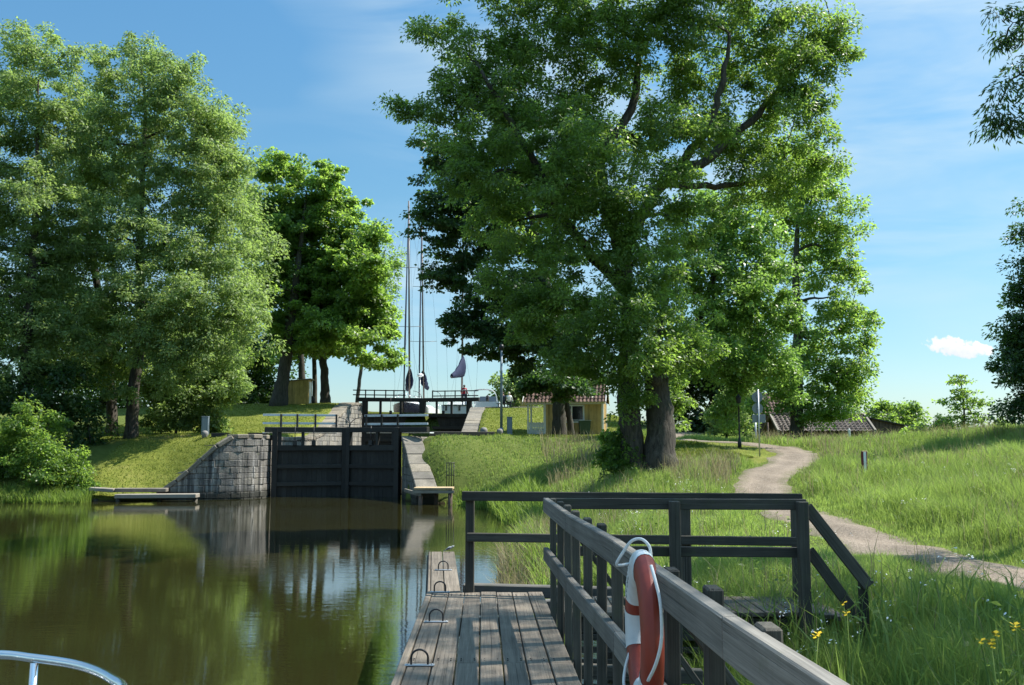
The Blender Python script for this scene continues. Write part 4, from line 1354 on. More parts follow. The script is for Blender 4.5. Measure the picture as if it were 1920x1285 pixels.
# yellow flags (iris) and buttercups
def iris(px, py, Yd, label, hgt, nf, seed):
    rs = np.random.default_rng(seed)
    p = W(px, py, Yd)
    b = g3(p.x, p.y)
    root = thing('yellow_iris', label, 'flower', b, 'yellow irises by the gangway')
    st = MB()
    blooms = []
    for i in range(nf):
        top = p + Vector((rs.normal(0, .05), rs.normal(0, .05), rs.normal(0, .03) if i else 0))
        st.tube([b + Vector((rs.normal(0, .03), rs.normal(0, .03), 0)), (b + top) / 2 + Vector((.02, 0, 0)), top], [.006, .005, .004], 5)
        fl = MB()
        blooms.append(fl)
        for k in range(5):
            a_ = k * 1.256 + rs.random()
            dv = Vector((math.cos(a_), math.sin(a_), -.35 if k % 2 else .5)) * .038
            sv = Vector((-math.sin(a_), math.cos(a_), 0)) * .018
            fl.add([top, top + dv * .6 + sv, top + dv, top + dv * .6 - sv, top + Vector((0, 0, .004))], [(0, 1, 2, 3)], None, None, True)
    for i in range(7):
        a_ = rs.random() * 6.28
        q = b + Vector((math.cos(a_) * .06, math.sin(a_) * .06, 0))
        tp_ = q + Vector((math.cos(a_) * .15, math.sin(a_) * .15, hgt * rs.uniform(.7, 1.05)))
        sv = Vector((-math.sin(a_), math.cos(a_), 0)) * .012
        mid_ = (q + tp_) / 2 - Vector((math.cos(a_), math.sin(a_), 0)) * .03
        st.add([q - sv, q + sv, mid_ + sv, mid_ - sv, tp_], [(0, 1, 2, 3), (3, 2, 4)])
    part(st, 'stem', MT['grass'], root)
    for fl in blooms:
        part(fl, 'bloom', MT['petal'], root)
    return root


iris(1581, 1133, 8.6, 'yellow iris flowering at the foot of the lower slanted handrail', .8, 1, 1)
iris(1584, 1150, 8.2, 'yellow iris with its low bloom just beneath the slanted handrail one', .75, 1, 2)
iris(1497, 1187, 8.0, 'yellow iris blooming at the bottom of the dark end post', .6, 2, 3)
iris(1866, 1203, 6.6, 'yellow iris clump of four blooms in the lush bottom right corner', .75, 4, 4)
iris(1905, 1175, 6.9, 'yellow iris clump cut by the right edge of the photo', .8, 3, 5)

# ------------------------------------------------------------------ the wooden pier
DZ = 1.05
XU, YV, ZV = Vector((1, 0, 0)), Vector((0, 1, 0)), Vector((0, 0, 1))


def pier_x(u, y):
    """deck x at fraction u across (0 left edge .. 1 right edge) at distance y"""
    l_ = -1.0 + (11.5 - y) * .0275
    r_ = .364 + (11.5 - y) * .034
    return l_ + (r_ - l_) * u


pier = thing('wooden_pier', 'weathered grey plank pier with steel mooring hoops along its left edge', 'pier', (0, 5, 0))
mb = MB()
cuts = [-5, -2.2, 1.4, 4.6, 7.9, 11.55]
edges = [0.0, .048, .19, .325, .462, .597, .733, .868, 1.0]
for i in range(8):
    a_, b_ = edges[i], edges[i + 1]
    sh = (i * 1.37) % 2.6
    ys_ = [-5] + [c + (0 if i % 2 else sh - 1.3) for c in cuts[1:-1]] + [11.55]
    for j in range(len(ys_) - 1):
        y0, y1 = ys_[j] + .004, ys_[j + 1] - .004
        gap = .013
        zt = DZ + random.uniform(-.004, .004) + (.012 if i == 0 else 0)
        p0 = Vector(((pier_x(a_, y0) + pier_x(b_, y0)) / 2, y0, zt - .024))
        p1 = Vector(((pier_x(a_, y1) + pier_x(b_, y1)) / 2, y1, zt - .024))
        mb.beam(p0, p1, (pier_x(b_, y0) - pier_x(a_, y0)) - gap * (1 if i else .4), .048, .006)


def ext_x(u, y):
    l_ = -1.0 + (11.55 - y) * .083
    r_ = -.605 + (11.55 - y) * .076
    return l_ + (r_ - l_) * u


for (u0, u1) in ((0, .1), (.1, .52), (.52, 1.0)):
    for (y0, y1) in ((11.57, 13.6), (13.61, 15.75)):
        um = (u0 + u1) / 2
        wdt = (u1 - u0) * (ext_x(1, y0) - ext_x(0, y0)) - .008
        mb.beam((ext_x(um, y0), y0, DZ - .024 + random.uniform(-.004, .004)), (ext_x(um, y1), y1, DZ - .024), wdt, .048, .006)
for y in (4.97, 5.03, 7.97, 8.03, 11.26, 11.34):
    for i in range(1, 8):
        for q in (.22, .78):
            u_ = edges[i] + (edges[i + 1] - edges[i]) * q
            mb.lathe((pier_x(u_, y), y + random.uniform(-.01, .01), DZ + .001), [(.0065, 0), (.006, .005), (.002, .006)], 6, False, 1)
part(mb, 'deck', [MT['deck'], MT['iron']], pier)
mb = MB()
for u in (.03, .5, .97):
    mb.beam((pier_x(u, -5), -5, DZ - .15), (pier_x(u, 11.5), 11.5, DZ - .15), .10, .19, .006)
for u in (.06, .9):
    mb.beam((ext_x(u, 11.6), 11.6, DZ - .14), (ext_x(u, 15.7), 15.7, DZ - .14), .09, .18, .006)
for y in (-4, -1, 2, 5, 8, 11.3):
    mb.beam((pier_x(0.02, y), y, DZ - .35), (pier_x(1.0, y) + .1, y, DZ - .35), .14, .18, .006)
part(mb, 'joists', MT['post'], pier)
for y in (-4, -1, 2, 5, 8, 11.3):
    for u in (.08, .95):
        mb = MB()
        mb.tube([(pier_x(u, y), y, -1.1), (pier_x(u, y), y, DZ - .43)], .11, 10)
        part(mb, 'pile', MT['post'], pier)
for y in (13.6, 15.5):
    mb = MB()
    mb.tube([(ext_x(.5, y), y, -1.1), (ext_x(.5, y), y, DZ - .2)], .1, 10)
    part(mb, 'pile', MT['post'], pier)
for (x, y) in ((-.728, 7.78), (-.742, 9.62), (-.845, 11.5), (-.945, 13.45), (-.70, 5.6)):
    z = DZ + .004
    hp = MB()
    pts = [Vector((x + .066 * math.cos(a_), y, z + .012 + (.048 if True else 0) + .062 * math.sin(a_))) for a_ in np.linspace(math.pi, 0, 13)]
    pts = [Vector((x - .066, y, z))] + pts + [Vector((x + .066, y, z))]
    hp.tube(pts, .0085, 8)
    ho = part(hp, 'mooring_hoop', MT['iron'], pier)
    pl = MB()
    pl.box((x, y, z + .004), (.235, .05, .009), 0, .002)
    for sx_ in (-.1, .1):
        pl.lathe((x + sx_, y, z + .008), [(.009, 0), (.009, .005), (.004, .007)], 8)
    part(pl, 'base_plate', MT['steel'], pier, ho)

# small wagtail standing on the far end of the pier
bp = Vector((ext_x(.78, 15.62), 15.62, DZ))
bird = thing('wagtail', 'tiny grey wagtail perched on the far tip of the pier', 'bird', bp)
mb = MB()
ax = Vector((.9, .1, .42)).normalized()
prof = [(-.10, .004), (-.055, .006), (-.045, .012), (-.02, .021), (.01, .026), (.035, .021), (.048, .014), (.058, .016), (.070, .017), (.082, .012), (.086, .004), (.098, .0015)]
mb.tube([bp + Vector((0, 0, .065)) + ax * a_ for a_, _ in prof], [r_ for _, r_ in prof], 10)
part(mb, 'body', MT['feather'], bird)
mb = MB()
for s in (-1, 1):
    mb.tube([bp + Vector((.004, s * .009, .05)), bp + Vector((-.002, s * .011, .024)), bp + Vector((.004, s * .011, .001))], .0018, 5)
    mb.tube([bp + Vector((-.006, s * .011, .0015)), bp + Vector((.016, s * .013, .0015))], .0015, 4)
part(mb, 'legs', MT['featherdark'], bird)
mb = MB()
for s in (-1, 1):
    mb.prism([bp + Vector((0, 0, .07)) + ax * .03 + Vector((0, s * .024, 0)), bp + Vector((0, 0, .058)) + ax * .0 + Vector((0, s * .028, 0)), bp + Vector((0, 0, .066)) - ax * .06 + Vector((0, s * .012, 0)), bp + Vector((0, 0, .08)) - ax * .02 + Vector((0, s * .02, 0))], (0, s * .004, 0))
part(mb, 'wing', MT['featherdark'], bird)

# ------------------------------------------------------------------ railing along the right side of the pier
def rail_x(y):
    return .354 + (10.1 - y) * .056


ZT = 2.225
rl = thing('pier_railing', 'weathered grey timber railing of close posts running along the pier', 'railing', (rail_x(6), 6, DZ))
mb = MB()
segs = [10.12, 8.0, 5.6, 3.3, 1.0, -1.5]
sag = {10.12: 0, 8.0: -.012, 5.6: .012, 3.3: -.008, 1.0: 0, -1.5: 0}
for a_, b_ in zip(segs[:-1], segs[1:]):
    mb.beam((rail_x(a_), a_ - .002, ZT - .07 + sag[a_]), (rail_x(b_), b_ + .002, ZT - .07 + sag[b_]), .062, .145, .007)
part(mb, 'top_rail', MT['rail'], rl)
mb = MB()
for a_, b_ in zip(segs[:-1], segs[1:]):
    mb.beam((rail_x(a_), a_ - .002, 1.655 + sag[a_]), (rail_x(b_), b_ + .002, 1.655 + sag[b_]), .058, .13, .007)
part(mb, 'mid_rail', MT['rail'], rl)
py_ = [10.02, 9.35, 8.68, 8.05, 7.4, 6.72, 6.0, 5.25, 4.55, 3.8, 3.08, 2.36, 1.6, .8]
for i, y in enumerate(py_):
    mb = MB()
    x = rail_x(y) + .066
    lean = random.uniform(-.012, .012)
    mb.beam((x - lean, y, -.55), (x + lean, y, ZT - .012 + random.uniform(-.02, .035)), .062, .12, .008, up=YV)
    part(mb, 'post', MT['post'], rl)
for y in (8.68, 6.72, 4.55, 3.08):
    mb = MB()
    x = rail_x(y) + .15
    mb.beam((x, y + .085, 1.98), (x + .85, y + .085, .78), .045, .12, .005, up=YV)
    part(mb, 'brace', MT['post'], rl)
for y in (8.68, 6.72, 4.55, 3.08):
    mb = MB()
    mb.beam((pier_x(.9, y), y + .08, .80), (rail_x(y) + 1.25, y + .08, .74), .10, .12, .006)
    part(mb, 'outrigger', MT['post'], rl)

# ------------------------------------------------------------------ gangway from the pier to the bank
gw = thing('gangway', 'short plank gangway leading from the pier to the grassy bank', 'gangway', (1.9, 10.6, .9))
mb = MB()
x = .50
while x < 3.42:
    wd = random.uniform(.135, .15)
    mb.beam((x + wd / 2, 10.16 + random.uniform(-.01, .01), DZ - .02 + random.uniform(-.004, .004) - max(0, x - 3.0) * .12), (x + wd / 2, 11.2 + random.uniform(-.01, .01), DZ - .02 - max(0, x - 3.0) * .12), wd - .012, .045, .005)
    x += wd
part(mb, 'deck', MT['deck'], gw)
mb = MB()
for y in (10.26, 11.1):
    mb.beam((.50, y, DZ - .135), (3.3, y, DZ - .15), .09, .18, .006)
part(mb, 'bearers', MT['post'], gw)
mb = MB()
for k in range(6):
    z = .80 - k * .125
    mb.beam((.56, 10.18, z), (2.05, 10.18, z + random.uniform(-.012, .012)), .035, .06, .004)
part(mb, 'slat_skirt', MT['post'], gw)
mb = MB()
mb.beam((-.62, 12.55, .93), (1.3, 12.35, .91), .16, .15, .012)
mb.beam((-.60, 11.95, .78), (1.3, 11.55, .93), .15, .14, .012)
part(mb, 'tie_beams', MT['rail'], gw)
for (x, y) in ((.15, 12.3), (1.2, 11.7), (2.0, 10.4), (2.0, 11.0)):
    mb = MB()
    mb.tube([(x, y, -1), (x, y, .84 if x < 1.9 else .85)], .08, 9)
    part(mb, 'pile', MT['post'], gw)


def gang_rail(name, label, p0, p1, posts, ramp, side):
    root = thing(name, label, 'railing', ((p0[0] + p1[0]) / 2, (p0[1] + p1[1]) / 2, DZ), 'timber railings of the gangway')
    A, B = Vector((p0[0], p0[1], 0)), Vector((p1[0], p1[1], 0))
    D = (B - A).normalized()
    Nn = Vector((-D.y, D.x, 0)) * side
    mb = MB()
    mb.beam(A - D * .06 + ZV * (ZT - .055), B + D * .02 + ZV * (ZT - .055), .06, .11, .006)
    part(mb, 'top_rail', MT['post'], root)
    mb = MB()
    mb.beam(A + ZV * 1.69, B + ZV * 1.69, .055, .10, .006)
    part(mb, 'mid_rail', MT['post'], root)
    for f_ in posts:
        q = A + (B - A) * f_ + Nn * .085
        mb = MB()
        bot = min(DZ - .1, float(hz(q.x, q.y)) - .3) if f_ > .5 else .3
        mb.beam(q + ZV * bot, q + ZV * (ZT - .02), .105, .105, .007, up=YV)
        part(mb, 'post', MT['post'], root)
    if ramp:
        q0 = B - Nn * .02
        mb = MB()
        mb.beam(q0 + ZV * (ZT - .08) + D * .03, q0 + Vector((.62, -.05, 1.36)), .05, .12, .006)
        part(mb, 'slanted_rail', MT['post'], root)
        mb = MB()
        mb.beam(q0 + ZV * (1.71) + D * .04, q0 + Vector((.49, -.04, 1.07)), .05, .11, .006)
        part(mb, 'slanted_rail', MT['post'], root)
        q = q0 + Vector((.60, .06, 0))
        mb = MB()
        mb.beam((q.x, q.y, .5), (q.x, q.y, 1.40), .08, .08, .006, up=YV)
        part(mb, 'post', MT['post'], root)
    return root


gang_rail('gangway_railing', 'dark gangway railing with slanted handrails sloping down into the grass', (.47, 10.08), (2.98, 9.92), (.475, .985), True, -1)
gang_rail('gangway_railing', 'dark gangway railing starting from the post at the far deck corner', (-.53, 11.5), (3.26, 10.98), (.005, .665, .99), False, 1)

# ------------------------------------------------------------------ lifebuoy hung on the railing
bc = Vector((.612, 4.58, 1.925))
buoy = thing('lifebuoy', 'red and white lifebuoy with a white grab line hung on the pier railing', 'lifebuoy', bc)
bd = Vector((.004, 1, 0)).normalized()     # far direction in the ring's plane
bx = Vector((1, -.004, 0))


def bpt(phi, r_, off=0.0):
    """phi measured from the near side (0), over the top (90)"""
    return bc - bd * (math.cos(phi) * r_) + ZV * (math.sin(phi) * r_) + bx * off


RB, RA, RX = .292, .080, .050


def arc_shell(a0, a1, infl=0.0, n=28, caps=True):
    mb = MB()
    rows = []
    for k in range(n + 1):
        ph = R(a0 + (a1 - a0) * k / n)
        row = []
        for j in range(21):
            q = 2 * math.pi * j / 20
            cx = math.copysign(abs(math.cos(q)) ** .85, math.cos(q)) * (RA + infl)
            sx_ = math.copysign(abs(math.sin(q)) ** .85, math.sin(q)) * (RX + infl)
            row.append(bpt(ph, RB + cx, sx_))
        rows.append(row)
    mb.grid(rows)
    return mb


part(arc_shell(0, 360, 0, 96), 'ring', MT['red'], buoy)
for (a0, a1) in ((77, 156), (170, 206), (262, 330)):
    part(arc_shell(a0, a1, .0025, 26), 'white_band', MT['buoywhite'], buoy)
mb = MB()
for k in range(0, 5):
    ph = R(122 + k * 7)
    for j in range(3):
        o_ = RB + .025 - j * .022
        mb.tube([bpt(ph, o_, -RX * .93 - .004), bpt(ph + R(2.2 if j % 2 else 3.5), o_ - .008, -RX * .95 - .004)], .0022, 4)
part(mb, 'lettering', MT['iron'], buoy)


def ropeline(pts, name='grab_line'):
    mb = MB()
    P = catmull([tuple(p) for p in pts], 8)
    mb.tube([Vector(p) for p in P], .0072, 8)
    part(mb, name, MT['rope'], buoy)


ropeline([W(1221, 1046, 4.56), W(1217, 1024, 4.56), W(1202, 1011, 4.58), W(1184, 1015, 4.6), W(1168, 1036, 4.62), W(1156, 1058, 4.64), W(1166, 1060, 4.66), W(1180, 1058, 4.7), W(1192, 1063, 4.76)])
ropeline([W(1221, 1061, 4.22), W(1229, 1090, 4.16), W(1238, 1130, 4.12), W(1241, 1180, 4.1), W(1238, 1215, 4.1), W(1228, 1250, 4.12), W(1215, 1277, 4.16)])
ropeline([W(1186, 1120, 4.92), W(1178, 1135, 4.92), W(1180, 1150, 4.93), W(1187, 1158, 4.9)])
ropeline([W(1180, 1225, 4.8), W(1172, 1255, 4.76), W(1170, 1285, 4.7), W(1180, 1325, 4.62)])
mb = MB()
mb.tube([bpt(R(95), RB - RA, RX * .2), bpt(R(95), RB - RA - .02, RX + .05)], .012, 8)
mb.box(bpt(R(95), RB - RA - .03, RX + .035), (.03, .10, .07), 0, .004)
part(mb, 'hook', MT['iron'], buoy)

# ------------------------------------------------------------------ bow of the boat moored beside the pier
bt = thing('motor_boat', 'boat bow with a curved polished steel pulpit rail beside the pier', 'boat', (-1.6, 1.0, 0))
mb = MB()
rows = []
BXC = -1.62
for k in range(13):
    f_ = k / 12
    y = -2.6 + 4.9 * f_
    hw = 1.0 * (1 - f_ ** 2.6) + .015
    ht = 1.42 + .2 * f_
    rows.append([Vector((BXC + hw * s_ * c_, y - (1 - q_) * .5 * f_, -.25 + (ht + .25) * q_)) for (s_, c_, q_) in ((-1, 1, 1), (-1, .97, .72), (-1, .82, .35), (-1, .3, .05), (1, .3, .05), (1, .82, .35), (1, .97, .72), (1, 1, 1))])
mb.grid(rows)
part(mb, 'hull', MT['gel'], bt)
mb = MB()
rows = []
for k in range(13):
    f_ = k / 12
    y = -2.6 + 4.9 * f_
    hw = 1.0 * (1 - f_ ** 2.6) + .015
    ht = 1.42 + .2 * f_
    rows.append([Vector((BXC + hw * s_ * .985, y, ht - .03 + .05 * (1 - s_ * s_))) for s_ in (-1, -.5, 0, .5, 1)])
mb.grid(rows)
part(mb, 'deck', MT['gel'], bt)
pul = catmull([(-2.42, 1.0, 2.21), (-2.36, 1.75, 2.22), (-2.12, 2.25, 2.235), (-1.75, 2.52, 2.245), (-1.38, 2.575, 2.25), (-1.22, 2.53, 2.25), (-1.07, 2.45, 2.25), (-.94, 2.32, 2.25), (-.86, 2.19, 2.245), (-.80, 1.85, 2.23), (-.76, 1.3, 2.21)], 8)
mb = MB()
mb.tube([Vector(p) for p in pul], .0115, 12)
po = part(mb, 'pulpit_rail', MT['chrome'], bt)
for (x, y) in ((-1.22, 2.535), (-1.98, 2.37), (-.86, 2.05), (-2.37, 1.8)):
    mb = MB()
    mb.tube([(x, y - .01, 2.24), (x, y - .05, 1.5)], .0105, 12)
    mb.lathe((x, y - .05, 1.5), [(.03, 0), (.03, .012), (.016, .03)], 12)
    part(mb, 'stanchion', MT['chrome'], bt)
mb = MB()
mb.tube([Vector(p) for p in catmull([(-1.75, 2.38, 2.05), (-1.55, 2.42, 2.13), (-1.40, 2.36, 2.16), (-1.3, 2.27, 2.1), (-1.285, 2.24, 1.9), (-1.3, 2.22, 1.6)], 8)], .012, 12)
part(mb, 'inner_rail', MT['chrome'], bt)

# ------------------------------------------------------------------ lock walls
def stone_wall(name, label, pts, thick, side, zb=-1.3, mat='stone', cop=.22, copw=None, block=.95, group=None):
    """pts: (x,y,ztop) along the visible face; thick to the 'side' (left normal positive)"""
    P = catmull(pts, 5)
    root = thing(name, label, 'wall', (P[len(P) // 2][0], P[len(P) // 2][1], 0), group)
    n = len(P)
    N = []
    for i in range(n):
        d_ = P[min(i + 1, n - 1)][:2] - P[max(i - 1, 0)][:2]
        d_ = d_ / np.linalg.norm(d_)
        N.append(np.array([-d_[1], d_[0]]) * side)
    Ls = [0]
    for i in range(1, n):
        Ls.append(Ls[-1] + np.linalg.norm(P[i][:2] - P[i - 1][:2]))
    Ls = np.array(Ls)

    def at(sv):
        return [np.interp(sv, Ls, P[:, k]) for k in range(3)], [np.interp(sv, Ls, [q[k] for q in N]) for k in range(2)]

    mb = MB()
    rows, grow = [], []
    for i in range(n):
        f = P[i]
        a_ = f[:2] + N[i] * .05
        b_ = f[:2] + N[i] * thick
        zt = f[2] - cop * .7
        rows.append([Vector((b_[0], b_[1], zb)), Vector((b_[0], b_[1], zt)), Vector((a_[0], a_[1], zt)), Vector((a_[0], a_[1], zb))])
        grow += [(Ls[i], q.z, 0) for q in rows[-1]]
    mb.grid(rows, False, grow)
    mb.add(rows[0], [(0, 1, 2, 3)])
    mb.add(rows[-1], [(0, 1, 2, 3)])
    z = -.55
    while z < max(P[:, 2]):
        hh = random.uniform(.27, .42)
        sv = -random.uniform(0, .6)
        while sv < Ls[-1] - .05:
            ln = random.uniform(.4, 1.0)
            s0, s1 = max(sv, 0), min(sv + ln, Ls[-1])
            sv += ln
            if s1 - s0 < .08:
                continue
            (p0, n0), (p1, n1) = at(s0 + .008), at(s1 - .008)
            t0, t1 = min(z + hh - .016, p0[2] - cop - .005), min(z + hh - .016, p1[2] - cop - .005)
            if max(t0, t1) < z + .05:
                continue
            t0, t1 = max(t0, z + .01), max(t1, z + .01)
            pr = random.uniform(-.008, .022)
            bt = .02 * (3 - z)
            def q_(p, n_, d_, zz):
                return Vector((p[0] + n_[0] * d_, p[1] + n_[1] * d_, zz))
            e_ = .018
            fr = [q_(p0, n0, -pr, z + e_), q_(p1, n1, -pr, z + e_), q_(p1, n1, -pr, max(t1 - e_, z + e_)), q_(p0, n0, -pr, max(t0 - e_, z + e_))]
            dS = (Vector((p1[0], p1[1], 0)) - Vector((p0[0], p0[1], 0))).normalized() * e_
            fr = [fr[0] + dS, fr[1] - dS, fr[2] - dS, fr[3] + dS]
            md = [q_(p0, n0, -pr + .02, z), q_(p1, n1, -pr + .02, z), q_(p1, n1, -pr + .02, t1), q_(p0, n0, -pr + .02, t0)]
            bk = [q_(p0, n0, .2, z), q_(p1, n1, .2, z), q_(p1, n1, .2, t1), q_(p0, n0, .2, t0)]
            fs = [(0, 1, 2, 3)] + [(i, (i + 1) % 4, 4 + (i + 1) % 4, 4 + i) for i in range(4)] + [(4 + i, 4 + (i + 1) % 4, 8 + (i + 1) % 4, 8 + i) for i in range(4)]
            mb.add(fr + md + bk, fs, [(s0, v.z, 0) if k % 4 in (0, 3) else (s1, v.z, 0) for k, v in enumerate(fr + md + bk)])
        z += hh
    part(mb, 'masonry', MT[mat], root)
    # coping stones
    mb = MB()
    cw = copw or thick
    Ls = [0]
    for i in range(1, n):
        Ls.append(Ls[-1] + np.linalg.norm(P[i] - P[i - 1]))
    Ls = np.array(Ls)
    sv = 0
    while sv < Ls[-1] - .2:
        e = min(sv + block * random.uniform(.75, 1.25), Ls[-1])
        (a_, na), (b_, nb) = at(sv + .012), at(e - .012)
        ha = Vector((na[0], na[1], 0)) * (cw / 2 - .06)
        hb = Vector((nb[0], nb[1], 0)) * (cw / 2 - .06)
        dz = random.uniform(-.02, .02)
        mb.beam(Vector(a_) + ha + ZV * (dz - cop / 2), Vector(b_) + hb + ZV * (dz - cop / 2), cw + random.uniform(-.03, .02), cop, .035)
        sv = e
    part(mb, 'coping', MT['coping'], root)
    return root


stone_wall('lock_wing_wall', 'curved streaky stone wing wall sloping down to the timber landing left of the lower gates', [(-12.5, 50.4, 3.2), (-12.75, 49.3, 3.2), (-13.4, 48.5, 3.2), (-14.2, 48.05, 3.1), (-15.2, 47.75, 2.2), (-16.2, 47.5, 1.25), (-17.3, 47.3, .42)], 1.5, -1, block=.8)
stone_wall('lock_wing_wall', 'stepped stone wing wall beside the shaded grass right of the lower gates', [(-5.72, 50.4, 3.15), (-5.62, 49.6, 3.12), (-5.25, 48.3, 2.42), (-4.95, 47.0, 1.75), (-4.65, 45.9, 1.2), (-4.4, 44.9, .72)], 1.0, 1, block=.85)
stone_wall('lock_chamber_wall', 'low strip of chamber wall seen under the beam of the lower gates', [(-12.6, 50.6, 3.1), (-12.7, 54, 3.1), (-12.75, 58, 3.12), (-12.75, 62.4, 3.2)], .9, 1, mat='stonelit')
stone_wall('lock_chamber_wall', 'chamber wall right of the lower gates behind the white rails', [(-5.7, 50.6, 3.12), (-5.65, 54, 3.1), (-5.5, 58, 3.12), (-4.6, 61, 3.15), (-3.4, 62.6, 3.2)], .9, -1)
stone_wall('upper_wing_wall', 'pale sunlit stone wing wall below the upper gates on the shed side', [(-12.75, 62.6, 3.25), (-12.72, 65, 3.5), (-12.65, 68, 4.2), (-12.6, 71, 4.95), (-12.55, 74, 5.65), (-12.4, 76, 5.95), (-12.2, 78.6, 6.0)], 1.1, 1, mat='stonelit')
stone_wall('upper_wing_wall', 'stone wing wall with rising pale coping steps below the upper gates on the hut side', [(-3.4, 62.8, 3.25), (-3.4, 65, 3.45), (-3.36, 68, 4.05), (-3.32, 71, 4.65), (-3.28, 74, 5.2), (-3.25, 76, 5.55), (-3.2, 78.8, 5.6)], 1.15, -1, block=.8)
stone_wall('quay_wall', 'low stone quay edge under the seated couple beside the white boats', [(-3.1, 79.0, 5.68), (-1, 79.2, 5.7), (1.2, 79.4, 5.72), (1.9, 80.5, 5.72), (2.0, 90, 5.75), (2.0, 100, 5.75)], .6, -1, zb=3.8)
stone_wall('quay_wall', 'low stone quay edge left of the masts near open sky', [(-12.6, 79.0, 6.0), (-14.2, 79.3, 6.0), (-14.6, 81, 6.0), (-14.6, 100, 6.0)], .6, 1, zb=3.8)


# ------------------------------------------------------------------ lock gates
def gate_leaf(label, A, B, out, zb, zp, z0, z1, ribs, posts, rails, rail_z, rail_mat, rail_ext, stubs, rods, arc, group, foot=True):
    """A heel (x,y), B mitre (x,y); out = outer end of the top beam; posts = x positions"""
    A3, B3 = Vector((A[0], A[1], 0)), Vector((B[0], B[1], 0))
    D = (B3 - A3)
    L = D.length
    D.normalize()
    Nf = Vector((D.y, -D.x, 0))
    if Nf.y > 0:
        Nf = -Nf
    root = thing('lock_gate_leaf', label, 'lock gate', (A[0], A[1], 0), group)

    def on(x):
        t_ = (x - A3.x) / (B3.x - A3.x)
        return A3 + (B3 - A3) * t_

    mb = MB()
    nb = int(L / .24)
    for k in range(nb):
        p = A3 + D * (L * (k + .5) / nb)
        mb.box(p + ZV * ((zb + zp) / 2 - .05) + Nf * random.uniform(0, .002), (L / nb - .003, .09, zp - zb - .1), math.atan2(D.y, D.x), .004, 'z')
    part(mb, 'door_panel', MT['tar'], root)
    for z, hgt in ribs:
        mb = MB()
        mb.beam(A3 + ZV * z + Nf * .12, B3 + ZV * z + Nf * .12, .16, hgt, .01)
        part(mb, 'crossbar', MT['tar'], root)
    for q, nm, zt in ((A3 + D * .12, 'heel_post', z1 - .02), (B3 - D * .14, 'mitre_post', z1 - .02)):
        mb = MB()
        mb.box(q + ZV * ((zb + zt) / 2) + Nf * .06, (.27, .36, zt - zb), math.atan2(D.y, D.x), .012, 'z')
        part(mb, nm, MT['tar'], root)
    mb = MB()
    o3 = Vector((out[0], out[1], 0))
    mb.beam(o3 + ZV * ((z0 + z1) / 2) + Nf * .05, B3 + ZV * ((z0 + z1) / 2) + Nf * .05, .34, z1 - z0, .015)
    part(mb, 'top_beam', MT['tar'], root)
    if foot:
        mb = MB()
        mb.beam(on(rail_ext[0]) - Nf * .45 + ZV * (z0 - .03), on(rail_ext[1]) - Nf * .45 + ZV * (z0 - .03), .5, .05, .004)
        part(mb, 'footboard', MT['railwhite'], root)
    for x in posts:
        mb = MB()
        mb.beam(on(x) + Nf * .10 + ZV * (z0 + .02), on(x) + Nf * .10 + ZV * (rail_z[0] + .05), .09, .09, .005, up=YV)
        part(mb, 'rail_post', MT['tar'], root)
    for z in rail_z:
        mb = MB()
        mb.beam(on(rail_ext[0]) + Nf * .03 + ZV * z, on(rail_ext[1]) + Nf * .03 + ZV * z, .045, .11 if rail_mat == 'railwhite' else .085, .004)
        part(mb, 'handrail', MT[rail_mat], root)
    for x, wd in stubs:
        mb = MB()
        mb.box(on(x) + ZV * ((zp + z0) / 2 - .02) + Nf * .05, (wd, .22, z0 - zp + .1), math.atan2(D.y, D.x), .008, 'z')
        part(mb, 'stub_post', MT['tar'], root)
    for x in rods:
        mb = MB()
        mb.tube([on(x) + Nf * .2 + ZV * (zp - .05), on(x) + Nf * .2 + ZV * (z1 + .06)], .022, 8)
        r_ = part(mb, 'paddle_rod', MT['iron'], root)
        mb = MB()
        mb.box(on(x) + Nf * .2 + ZV * (zp + .12), (.22, .16, .26), math.atan2(D.y, D.x), .01)
        part(mb, 'gear_box', MT['iron'], root, r_)
    if arc:
        xc, zc, rad, sg = arc
        mb = MB()
        c = on(xc)
        mb.tube([c + Nf * .05 + D * 0 + Vector((sg * rad * math.cos(a_), 0, 0)) + ZV * (zc + rad * math.sin(a_) * .8) for a_ in np.linspace(math.pi / 2, 0, 9)] + [c + Nf * .05 + Vector((sg * rad, 0, 0)) + ZV * (z1 - .03)], .02, 6)
        mb.tube([c + Nf * .05 + ZV * (zc + .12), c + Nf * .05 + Vector((sg * rad, 0, 0)) + ZV * (zc + .12)], .015, 6)
        part(mb, 'curved_rail', MT['iron'], root)
    return root


GA, GM, GB = (-12.45, 50.15), (-8.74, 51.1), (-5.78, 50.0)
rb = [(2.52, .28), (1.56, .2), (.66, .2), (-.2, .2)]
gate_leaf('broad black leaf of the lower lock gates with grey rails over the left stone wall', GA, GM, (-12.85, 50.05), -1.2, 2.66, 3.33, 3.6, rb,
          [-12.05, -11.25, -10.35, -9.3], 2, (4.23, 3.80), 'railwhite', (-12.95, -9.25), [(-12.1, .2), (-10.95, .16)], [-11.35, -10.42], (-9.2, 3.62, .62, 1), None)
gate_leaf('narrow black leaf of the lower lock gates with white rails over the stepped wall', GB, GM, (-4.28, 49.5), -1.2, 2.66, 3.33, 3.6, rb,
          [-7.63, -6.78, -5.9], 2, (4.2, 3.76), 'railwhite', (-4.3, -7.75), [(-6.1, .2), (-7.0, .14)], [-7.3], (-7.9, 3.62, .62, -1), None)
UA, UM, UB = (-12.25, 78.6), (-7.4, 79.7), (-3.3, 78.7)
rb2 = [(5.0, .3), (4.0, .25), (3.0, .25), (2.0, .25)]
